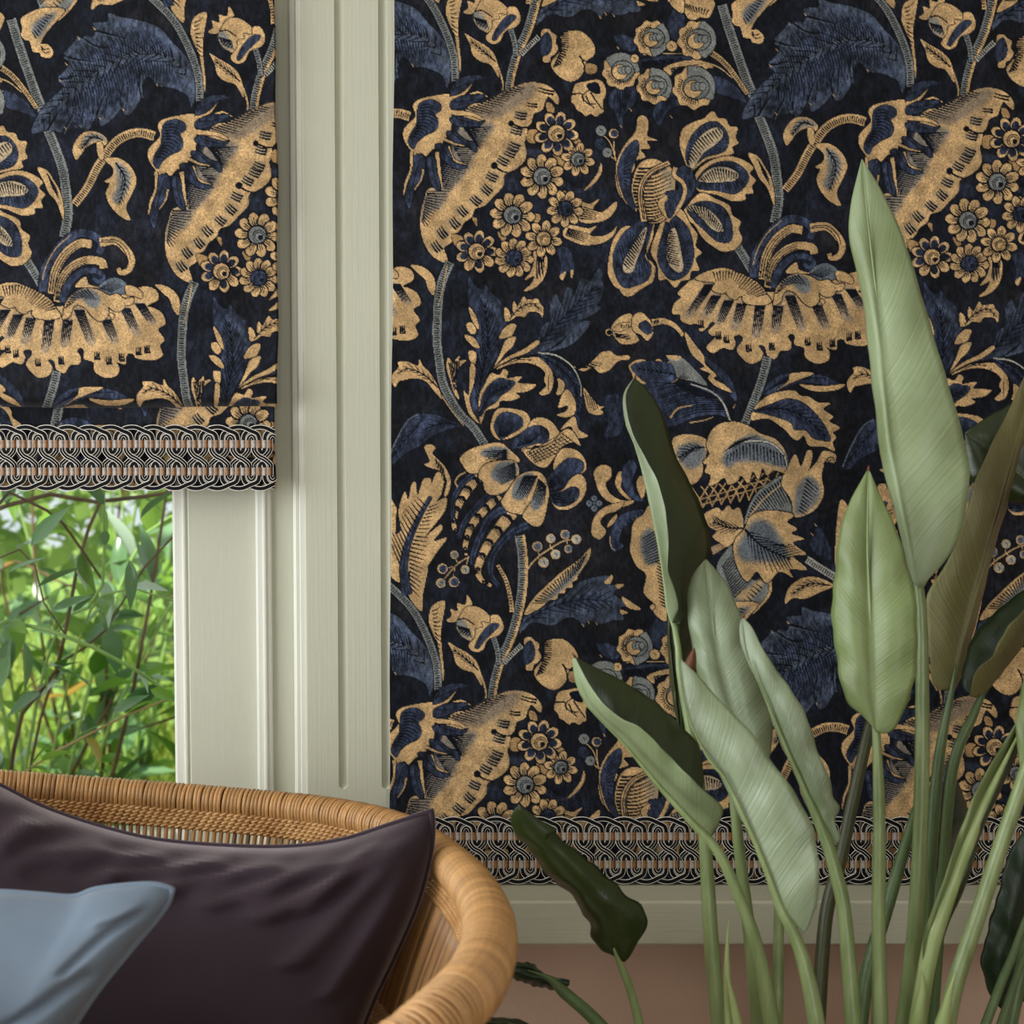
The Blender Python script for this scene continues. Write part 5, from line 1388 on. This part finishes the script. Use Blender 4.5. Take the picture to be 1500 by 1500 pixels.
# 4 dark leaf behind the bronze one
leaf([(1560, 770), (1500, 700), (1450, 660), (1414, 634)], [(1556, 790), (1500, 742), (1475, 735), (1436, 716), (1418, 690), (1413, 635)], [(1562, 740), (1545, 620), (1500, 585), (1465, 600), (1438, 616), (1414, 633)], -.30, -.26, .01, .01, (M_TOP, M_UNDER), (0, 0))
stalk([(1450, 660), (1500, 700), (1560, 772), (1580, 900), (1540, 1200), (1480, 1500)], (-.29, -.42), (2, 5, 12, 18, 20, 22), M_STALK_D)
# 5 leaf at the right with a rolled bronze half
leaf([(1442, 1014), (1466, 988), (1500, 945), (1545, 880), (1582, 798)], [(1434, 1020), (1421, 1020), (1424, 1000), (1432, 980), (1450, 965), (1459, 948), (1476, 920), (1500, 893), (1545, 848), (1581, 797)], [(1428, 1022), (1412, 1010), (1407, 992), (1415, 962), (1427, 930), (1452, 902), (1478, 880), (1508, 856), (1550, 824), (1583, 797)], -.42, -.38, -.035, .03, (M_TOP_B, M_BRONZE), (1, 0), .8)
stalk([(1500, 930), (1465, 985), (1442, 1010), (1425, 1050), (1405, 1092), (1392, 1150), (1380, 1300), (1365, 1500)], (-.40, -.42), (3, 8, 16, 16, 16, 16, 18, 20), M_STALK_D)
# 6 tall dark leaf folded along its midrib
leaf(P_(K1, '590 1330 560 1250 548 1100 520 930 485 760 445 580 400 420 345 290 332 140 388 46'), P_(K1, '604 1300 622 1240 592 1130 562 1040 570 900 547 720 500 560 432 440 374 320 345 150 389 46'),
     P_(K1, '630 1330 690 1230 720 1090 770 1000 792 930 772 810 722 680 662 560 602 440 562 310 520 200 450 100 390 46'), -.40, -.34, -.035, .05, (M_TOP, M_UNDER_BLUE), (1, 0), .4)
stalk(P_(K1, '345 290 400 420 445 580 485 760 520 930 548 1100 566 1250 612 1400').tolist() + [(997, 992), (1013, 1076), (1028, 1180), (1034, 1250), (1042, 1380), (1053, 1500)], (-.345, -.46), (1, 3, 4, 5, 7, 10, 14, 17, 18, 19, 22, 23, 25, 26), M_STALK)
tip(929, 556, -.345, -1.2)
leaf([(998, 1085), (990, 1000), (982, 930), (986, 880)], [(994, 1075), (982, 1000), (978, 940), (977, 890), (985, 878)], [(1010, 1050), (1020, 980), (1016, 920), (1004, 890), (987, 878)], -.36, -.36, .02, .03, (M_TOP, M_UNDER), (0, 0), .4)
# 7 pale leaf behind the front pair
leaf([(1105, 1120), (1088, 1070), (1070, 1030), (1052, 960), (1041, 885), (1034, 820)], [(1100, 1122), (1070, 1100), (1040, 1040), (1021, 984), (1012, 938), (1007, 900), (1006, 868), (1016, 840), (1033, 819)],
     [(1112, 1124), (1128, 1108), (1132, 1050), (1124, 1000), (1102, 930), (1082, 893), (1067, 859), (1051, 837), (1035, 819)], -.44, -.38, .012, .012, (M_TOP, M_UNDER_BLUE), (1, 1), .3)
stalk([(1034, 822), (1041, 885), (1052, 960), (1066, 1030), (1070, 1110), (1076, 1180), (1087, 1280), (1098, 1370), (1110, 1500)], (-.385, -.45), (.5, 2, 5, 9, 14, 17, 19, 20, 22), M_STALK)
# 8 broad pale leaf in front
leaf(P_(G6, '1390 970 1290 870 1230 700 1150 500 1050 280 960 100').tolist() + P_(K4, '720 720 670 600 645 450 632 300').tolist(),
     P_(G6, '1380 975 1280 875 1215 700 1130 500 1030 290 940 110').tolist() + P_(K4, '745 770 668 610 640 450 632 300').tolist(),
     P_(G6, '1410 1005 1440 970 1475 880 1492 840 1500 680 1478 480').tolist() + P_(K4, '1340 1220 1280 1090 1200 960 1100 835 1050 742 950 630 830 510 720 385 660 330 633 300').tolist(), -.66, -.58, .03, -.02, (M_TOP, M_UNDER_BLUE), (1, 1), .5)
stalk(P_(K4, '645 450 670 600 720 720 800 860').tolist() + P_(G6, '960 110 1050 285 1150 505 1230 705 1290 875 1340 960 1400 1110 1450 1300 1485 1500').tolist(), (-.59, -.68), (1, 2, 3, 5, 6, 8, 9, 11, 14, 19, 22, 24, 26), M_STALK)
leaf([(1008, 1005), (1012, 985), (1014, 965), (1017, 950)], [(1004, 1000), (1000, 985), (1003, 970), (1016, 949)], [(1014, 1000), (1018, 985), (1020, 965), (1018, 949)], -.575, -.57, .01, .01, (M_TIP, M_TIP), (0, 0), .3, .002, 10, 3)
# 9 pale leaf at its right
leaf(P_(K4, '1405 1290 1290 1010 1190 785 1090 545 990 310 955 90'), P_(K4, '1390 1300 1345 1200 1295 1082 1225 905 1165 765 1105 622 1075 522 995 352 946 225 940 135 954 88'),
     P_(K4, '1425 1290 1450 1275 1468 1240 1440 1150 1468 1080 1425 1020 1412 930 1375 850 1325 705 1275 575 1205 455 1115 335 1052 230 1005 135 957 88'), -.52, -.46, .02, -.015, (M_TOP, M_UNDER_BLUE), (1, 1), .8)
stalk(P_(K4, '990 310 1090 545 1190 785 1290 1010').tolist() + [(1206, 1220), (1222, 1270), (1236, 1330), (1245, 1430), (1250, 1500)], (-.47, -.56), (2, 4, 6, 10, 18, 21, 22, 24, 26), M_STALK)
tip(1088, 905, -.46, -1.3)
# 10 folded leaf reaching left
leaf(P_(K4, '790 1250 700 1170 630 1092 530 982 430 862 330 742 230 642 130 532 82 420 66 312 78 288'), P_(K4, '815 1200 838 1150 852 1080 762 1002 702 942 622 862 522 762 424 664 332 622 232 542 152 432 92 318 80 288'),
     P_(K4, '745 1040 752 960 750 890 732 770 680 700 580 600 460 500 330 420 190 350 92 300 80 288'), -.50, -.52, -.045, .03, (M_TOP, M_UNDER), (1, 0), .4)
stalk(P_(K4, '82 420 130 532 230 642 330 742 430 862 530 982 630 1092 710 1180 790 1260').tolist() + [(1060, 1262), (1082, 1313), (1103, 1367), (1118, 1430), (1131, 1500)], (-.52, -.56), (1, 2, 3, 5, 7, 9, 12, 15, 17, 18, 20, 22, 25, 27), M_STALK)
tip(843, 963, -.52, -2.2)
# 11 dark leaf tucked behind the stalks
leaf([(1372, 1318), (1380, 1240), (1386, 1170), (1388, 1112)], P_(G7, '1005 815 1000 600 1000 300 1075 65'), P_(G7, '1020 815 1055 790 1100 650 1150 450 1192 340 1150 200 1085 70'), -.30, -.28, .01, .02, (M_TOP_B, M_UNDER), (0, 0), .8)
stalk([(1386, 1170), (1380, 1240), (1372, 1318), (1366, 1400), (1358, 1500)], (-.29, -.40), (2, 5, 9, 12, 14), M_STALK_D)
# 12 narrow rolled pale leaf
leaf([(1352, 1470), (1368, 1370), (1396, 1290), (1422, 1222), (1447, 1160), (1482, 1090), (1520, 1010)], [(1347, 1465), (1356, 1370), (1383, 1287), (1407, 1215), (1430, 1158), (1468, 1092), (1518, 1008)],
     [(1362, 1470), (1384, 1370), (1418, 1290), (1438, 1220), (1470, 1150), (1500, 1080), (1524, 1012)], -.54, -.50, -.02, -.006, (M_TOP, M_UNDER_OLIVE), (1, 0), .3)
stalk([(1510, 1040), (1475, 1110), (1440, 1180), (1415, 1240), (1396, 1290), (1368, 1370), (1352, 1450), (1344, 1500)], (-.50, -.55), (2, 6, 14, 22, 26, 28, 26, 26), M_STALK_P)
# 13 stalk of a leaf beyond the right edge
leaf([(1500, 1140), (1530, 1040), (1570, 900), (1620, 760)], [(1495, 1138), (1490, 1040), (1530, 900), (1618, 758)], [(1506, 1142), (1590, 1050), (1640, 900), (1622, 760)], -.56, -.52, .01, .01, (M_TOP, M_UNDER_OLIVE), (1, 1))
stalk([(1530, 1040), (1500, 1140), (1468, 1233), (1433, 1340), (1402, 1433), (1386, 1500)], (-.55, -.60), (10, 22, 23, 24, 25, 28), M_STALK)
# 14 dark leaf at the lower right edge
leaf(P_(G7, '1400 1430 1450 1250 1510 1000 1560 760 1600 450'), P_(G7, '1370 1415 1310 1340 1280 1230 1258 1130 1282 1050 1350 800 1420 560 1500 440 1595 380'), P_(G7, '1440 1405 1500 1375 1580 1300 1640 1000 1640 700 1605 400'), -.36, -.34, .01, .02, (M_TOP_B, M_UNDER), (0, 0), 1.0)
stalk(P_(G7, '1600 700 1510 920 1440 1120 1380 1260 1290 1500'), (-.44, -.50), (6, 9, 12, 14, 15), M_STALK_D)
stalk(P_(G7, '1580 900 1510 1100 1440 1300 1375 1500'), (-.43, -.48), (6, 9, 12, 14), M_STALK_D)
# 15 dark leaf hanging low at the left
leaf(P_(G6, '400 1150 380 1050 330 930 230 800 100 640 0 530').tolist() + [(775, 1210), (760, 1187)], P_(G6, '360 1120 300 1095 250 1020 240 940 182 880 155 805 85 745 -10 670').tolist() + P_(G8, '885 1262 792 1172 764 1100 768 1040 812 982').tolist(),
     P_(G6, '430 1160 460 1130 492 1070 542 1000 556 920 520 850 450 800 382 722 300 660 180 560 20 420').tolist() + P_(G8, '1062 1142 962 1082 862 1012 816 980').tolist(), -.50, -.54, .02, .02, (M_TOP, M_UNDER_BLUE), (0, 0), 1.6)
stalk(P_(G6, '372 1085 392 1140 440 1250 480 1370 512 1500'), (-.51, -.50), (3, 11, 13, 14, 15), M_STALK)
# 16 leaf whose base shows behind the chair arm
leaf(P_(G6, '130 1270 20 1240 -120 1200 -260 1180'), P_(G6, '125 1290 60 1315 -30 1300 -160 1260 -262 1182'), P_(G6, '128 1258 100 1250 10 1232 -100 1160 -258 1178'), -.42, -.40, .01, .01, (M_TOP_B, M_UNDER), (0, 0), 1.0)
stalk(P_(G6, '-100 1205 20 1250 80 1310 150 1370 220 1430 300 1510 420 1640'), (-.41, -.48), (2, 8, 18, 19, 20, 21, 22), M_STALK_D)
leaf([(800, 1560), (760, 1512), (700, 1500), (640, 1510)], [(795, 1570), (750, 1540), (700, 1540), (642, 1512)], [(800, 1545), (770, 1497), (715, 1490), (660, 1490), (640, 1508)], -.55, -.55, .01, .01, (M_TOP, M_UNDER_OLIVE), (0, 0))
# stalks seen between the others
stalk([(1143, 1300), (1141, 1332), (1140, 1420), (1139, 1500)], (-.38, -.44), (13, 16, 17, 17), M_STALK)
M_STALK_X = simple_mat('leaf_stalk_olive', srgb(74, 76, 42), 0.4, noise=(24, 4), c2=srgb(56, 62, 34), spec=.5, stretch=(3, 3, .4))  # stalk of a very dark brown-olive colour
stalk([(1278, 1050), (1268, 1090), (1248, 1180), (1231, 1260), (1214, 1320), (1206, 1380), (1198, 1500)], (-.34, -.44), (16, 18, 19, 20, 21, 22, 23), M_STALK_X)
stalk([(1345, 1180), (1335, 1210), (1304, 1313), (1272, 1420), (1260, 1500)], (-.36, -.44), (14, 18, 21, 23, 23), M_STALK_D)
# young rolled shoots and sheaths at the foot
stalk([(1068, 1349), (1066, 1370), (1065, 1420), (1069, 1500)], (-.56, -.56), (1, 7, 13, 15), M_STALK_P, True, 'shoot')
stalk([(1064, 1425), (1070, 1450), (1080, 1500)], (-.575, -.575), (1, 10, 15), M_STALK_P, True, 'shoot')
stalk([(1400, 1424), (1392, 1450), (1380, 1500)], (-.62, -.62), (1, 11, 22), M_STALK_P, True, 'sheath')
stalk([(1350, 1420), (1352, 1450), (1345, 1500)], (-.56, -.56), (1, 16, 26), M_STALK_P, True, 'sheath')
# the pot it grows in
M_POT = simple_mat('glazed_pot', srgb(70, 74, 80), 0.3, noise=(8, 3), c2=srgb(56, 60, 66))
M_SOIL = simple_mat('potting_soil', srgb(58, 42, 32), 0.95, noise=(60, 4), c2=srgb(34, 24, 18), bump=(90, .8))
def lathe(name, prof, mat, parent, n=40):
    V, F = [], []
    for r, z in prof:
        for k in range(n):
            a = 2 * math.pi * k / n
            V.append((r * math.cos(a), r * math.sin(a), z))
    for i in range(len(prof) - 1):
        for k in range(n):
            F.append((i * n + k, i * n + (k + 1) % n, (i + 1) * n + (k + 1) % n, (i + 1) * n + k))
    return mesh_obj(name, V, F, mat, parent, True, False)
pot = thing('plant_pot', 'dark glazed round pot holding the bird of paradise plant', 'pot', (PO.x, PLANT_Y, 0))
lathe('body', [(.001, .0), (.14, .0), (.15, .01), (.19, .18), (.21, .36), (.215, .38), (.205, .385), (.195, .37), (.188, .30)], M_POT, pot)
lathe('soil', [(.19, .31), (.15, .325), (.08, .33), (.001, .332)], M_SOIL, pot)
# ------------------------------------------------------------------ garden beyond the left window
def garden_leaf_mat(name, c, c2, trans=.35, rough=.32):
    m, nt, b = new_mat(name)
    oi = nt.nodes.new('ShaderNodeObjectInfo')
    r = nt.nodes.new('ShaderNodeValToRGB'); r.color_ramp.elements[0].color = c; r.color_ramp.elements[1].color = c2
    tc = nt.nodes.new('ShaderNodeTexCoord'); n = nt.nodes.new('ShaderNodeTexNoise'); n.inputs['Scale'].default_value = 3.5
    geo = nt.nodes.new('ShaderNodeNewGeometry')
    nt.links.new(geo.outputs['Position'], n.inputs['Vector'])
    ad = nt.nodes.new('ShaderNodeMath'); ad.operation = 'MULTIPLY_ADD'; ad.inputs[1].default_value = .5; 
    nt.links.new(oi.outputs['Random'], ad.inputs[0]); nt.links.new(n.outputs['Fac'], ad.inputs[2])
    sb = nt.nodes.new('ShaderNodeMath'); sb.operation = 'SUBTRACT'; sb.inputs[1].default_value = .25
    nt.links.new(ad.outputs[0], sb.inputs[0]); nt.links.new(sb.outputs[0], r.inputs[0])
    nt.links.new(r.outputs[0], b.inputs['Base Color'])
    b.inputs['Roughness'].default_value = rough
    tl = nt.nodes.new('ShaderNodeBsdfTranslucent'); nt.links.new(r.outputs[0], tl.inputs['Color'])
    ms = nt.nodes.new('ShaderNodeMixShader'); ms.inputs[0].default_value = trans
    nt.links.new(b.outputs[0], ms.inputs[1]); nt.links.new(tl.outputs[0], ms.inputs[2]); nt.links.new(ms.outputs[0], nt.nodes['Material Output'].inputs[0])
    return m
M_GL1 = garden_leaf_mat('garden_leaf', srgb(52, 106, 28), srgb(160, 200, 84), .35, .2)
M_GL2 = garden_leaf_mat('garden_leaf_cool', srgb(52, 98, 54), srgb(140, 176, 130), .22, .16)
M_GL3 = garden_leaf_mat('garden_leaf_dry', srgb(150, 110, 50), srgb(190, 170, 70))
M_GL4 = garden_leaf_mat('garden_leaf_highlight', srgb(150, 176, 150), srgb(206, 216, 204), .2, .25)  # pale leaf undersides; their colour carries the white highlights of the foliage
M_TWIG = simple_mat('garden_twig', srgb(74, 50, 38), .7, noise=(20, 3), c2=srgb(112, 80, 56))
M_TWIG_L = simple_mat('garden_twig_pale', srgb(176, 140, 100), .6, noise=(20, 3), c2=srgb(196, 168, 124))
M_CANE = simple_mat('garden_cane', srgb(128, 164, 78), .4, noise=(20, 3), c2=srgb(158, 188, 110))
M_LAWN = simple_mat('lawn', srgb(96, 132, 50), .9, noise=(8, 4), c2=srgb(130, 160, 70))
M_HEDGE = garden_leaf_mat('hedge_leaf', srgb(54, 108, 34), srgb(190, 214, 120), .45)
V, F = box_geo(-14, 14, 0.26, 16, -.12, -.06)
lawn = mesh_obj('ground', V, F, M_LAWN, None, False); lawn['kind'] = 'structure'
gr = random.Random(21)
def leaf_shape(name, L, W, mat, fold=.25, droop=.2, n=6):
    V, F = [], []
    for i in range(n + 1):
        t = i / n
        w = W * math.sin(math.pi * t ** .75) * .5
        z = -droop * L * t * t
        V += [(-w, t * L, z + fold * w), (0, t * L, z), (w, t * L, z + fold * w)]
    for i in range(n):
        a = 3 * i
        F += [(a, a + 1, a + 4, a + 3), (a + 1, a + 2, a + 5, a + 4)]
    me = bpy.data.meshes.new(name); me.from_pydata(V, [], F); me.materials.append(mat)
    me.polygons.foreach_set('use_smooth', [True] * len(F))
    return me
GLM = [leaf_shape('leaf', .055, .022, M_GL1), leaf_shape('leaf', .07, .024, M_GL1, .3, .4), leaf_shape('leaf', .06, .026, M_GL2, .2, .1), leaf_shape('leaf', .075, .020, M_GL2, .35, .3), leaf_shape('leaf', .05, .022, M_GL3, .4, .5), leaf_shape('leaf', .06, .02, M_GL4, .3, .5)]
def put_leaf(parent, pos, d, size=1.0, kind=None, roll=None):
    me = GLM[kind if kind is not None else gr.choices(range(6), (5, 4, 4, 3, .7, 2))[0]]
    o = bpy.data.objects.new('leaf', me)
    q = Vector(d).to_track_quat('Y', 'Z').to_matrix().to_4x4()
    o.matrix_world = Matrix.Translation(Vector(pos) - parent_loc(parent)) @ q @ Matrix.Rotation(gr.uniform(-.8, .8) if roll is None else roll, 4, 'Y') @ Matrix.Scale(size, 4)
    link(o, parent)
def branch(parent, path3, r0, r1, mat, name='branch', nleaf=0, size=1.0, spread=.8):
    p = catmull([tuple(v) for v in path3], 22)
    V, F = tube_geo([Vector(q) for q in p], list(np.linspace(r0, r1, 22)), 7)
    mesh_obj(name, V, F, mat, parent)
    for k in range(nleaf):
        i = gr.randint(2, 21)
        t = Vector(p[i]) - Vector(p[i - 1])
        t.normalize()
        d = t + Vector((gr.uniform(-1, 1), gr.uniform(-1, 1), gr.uniform(-1.0, .6))) * spread
        put_leaf(parent, p[i], d, size * gr.uniform(.7, 1.25))
def ga(px, py, Y):
    return at(px, py, Y)
# the arching shrub nearest the glass
sh = thing('garden_shrub', 'leafy shrub with arching green canes just outside the window glass', 'shrub', (ga(60, 900, .75).x, .75, -.06))
root = Vector((ga(-60, 900, .8).x, .8, -.06))
canes = [([root, ga(-90, 1100, .75), ga(-40, 925, .62), ga(60, 921, .55), ga(140, 950, .55), ga(235, 1005, .6), ga(330, 1090, .7)], .0058, .003, M_CANE, 5),
         ([root, ga(-120, 1250, .8), ga(-20, 1190, .66), ga(50, 1120, .55), ga(105, 1090, .52), ga(175, 1052, .55), ga(250, 1024, .6), ga(330, 1010, .7)], .0038, .002, M_TWIG_L, 12),
         ([root, ga(-80, 1000, .7), ga(-10, 740, .6), ga(60, 745, .6), ga(95, 770, .7), ga(150, 850, .8)], .005, .0025, M_TWIG, 16),
         ([root, ga(20, 1100, .9), ga(75, 1000, .85), ga(95, 930, .8), ga(120, 800, .8), ga(150, 730, .85), ga(170, 620, .9)], .006, .003, M_TWIG, 24),
         ([root, ga(60, 1050, 1.0), ga(150, 930, .9), ga(205, 840, .9), ga(250, 790, .95), ga(320, 720, 1.0)], .005, .002, M_TWIG, 24),
         ([root, ga(-60, 950, .7), ga(40, 800, .62), ga(53, 862, .6), ga(80, 905, .58), ga(96, 930, .57)], .003, .0016, M_TWIG, 14),
         ([root, ga(-100, 900, .9), ga(20, 735, .85), ga(150, 735, .9), ga(255, 720, .95), ga(330, 715, 1.0)], .007, .004, M_TWIG, 20),
         ([root, ga(60, 1000, .9), ga(140, 880, .75), ga(152, 830, .72), ga(152, 740, .7), ga(150, 620, .7)], .004, .003, M_CANE, 14),
         ([root, ga(100, 1000, .9), ga(160, 865, .8), ga(215, 870, .8), ga(270, 885, .85), ga(340, 900, .9)], .004, .002, M_CANE, 16)]
for path, r0, r1, m_, nl in canes:
    branch(sh, path, r0, r1, m_, 'cane', nl, 1.25)
for px, py, Y, dx, dz, s, k in ((55, 860, .55, 1, .55, 1.5, 2), (75, 895, .53, 1, .45, 1.3, 2), (20, 905, .54, -1, -.6, 1.4, 2), (35, 940, .52, .2, -1, 1.2, 3), (110, 1085, .5, 1, .7, 1.4, 2), (165, 1045, .52, 1, .6, 1.2, 2), (125, 1080, .5, .6, -.5, 1.1, 4), (60, 1115, .5, 1, .5, 1.3, 0),
                                (10, 840, .5, 1, .5, 1.3, 2), (45, 800, .52, .5, .6, 1.6, 2), (190, 820, .55, .1, -1, 1.2, 3), (205, 760, .6, .6, .7, 1.3, 3), (160, 920, .62, .1, -1, 1.5, 2), (15, 960, .6, -.4, -.8, 1.6, 2), (60, 965, .6, .3, -1, 1.2, 0), (220, 1010, .55, .7, -.2, 1.1, 0)):
    put_leaf(sh, ga(px, py, Y), (dx, gr.uniform(-.3, .3), dz), s, k)
# more shrubs behind, each with its own stems and leaves
specs = [(40, 1.45, 1.3, 'bright green bushy shrub behind the arching shrub'), (170, 2.2, 1.5, 'tall loose green shrub in front of the hedge')]
for px, Y, h, lab in specs:
    b0 = Vector((ga(px, 900, Y).x, Y, -.06))
    s_ = thing('garden_shrub', lab, 'shrub', b0)
    for k in range(12):
        a = gr.uniform(0, 6.28)
        e = b0 + Vector((math.cos(a) * gr.uniform(.15, .6), math.sin(a) * gr.uniform(.05, .25), h * gr.uniform(.6, 1.15)))
        mid_ = (b0 + e) / 2 + Vector((gr.uniform(-.08, .08), gr.uniform(-.08, .08), .1))
        branch(s_, [b0, mid_, e, e + Vector((gr.uniform(-.25, .25), gr.uniform(-.1, .1), -.05))], .007, .0025, gr.choice((M_TWIG, M_CANE)), 'stem', 24, gr.uniform(1.5, 2.3), 1.0)
# the hedge and the grasses at the back: leaves nobody could count
def leaf_mass(name, n, fn, mat, L, W):
    V, F = [], []
    for _ in range(n):
        p, d = fn()
        d = Vector(d).normalized()
        u = d.orthogonal().normalized()
        u = Matrix.Rotation(gr.uniform(0, 6.28), 3, d) @ u
        l = L * gr.uniform(.6, 1.4); w = W * gr.uniform(.6, 1.3) * .5
        b = len(V)
        V += [p, p + d * l * .5 + u * w, p + d * l, p + d * l * .5 - u * w]
        F.append((b, b + 1, b + 2, b + 3))
    o = mesh_obj(name, V, F, mat, None, False)
    o['kind'] = 'stuff'
    return o
def hedge_pt():
    x = gr.uniform(-3.4, .6); y = gr.uniform(3.1, 3.9); z = gr.uniform(-.05, 2.5)
    return Vector((x, y, z)), (gr.uniform(-1, 1), gr.uniform(-1, .4), gr.uniform(-.9, .6))
hedge = leaf_mass('hedge', 7500, hedge_pt, M_HEDGE, .13, .06)
hedge['label'] = 'dense sunlit green hedge at the back of the garden'; hedge['category'] = 'hedge'
M_GRASS = garden_leaf_mat('grass_blade', srgb(110, 160, 60), srgb(210, 216, 120), .4)
def grass_pt():
    x = gr.uniform(-2.2, .2); y = gr.uniform(2.62, 2.72); z = gr.uniform(-.06, .75) * gr.random() - .06
    return Vector((x, y, z)), (gr.uniform(-.8, .8), gr.uniform(-.4, .3), 1.0)
grass = leaf_mass('tall_grass', 2600, grass_pt, M_GRASS, .34, .012)
grass['label'] = 'tall pale green grass growing below the garden shrubs'; grass['category'] = 'grass'
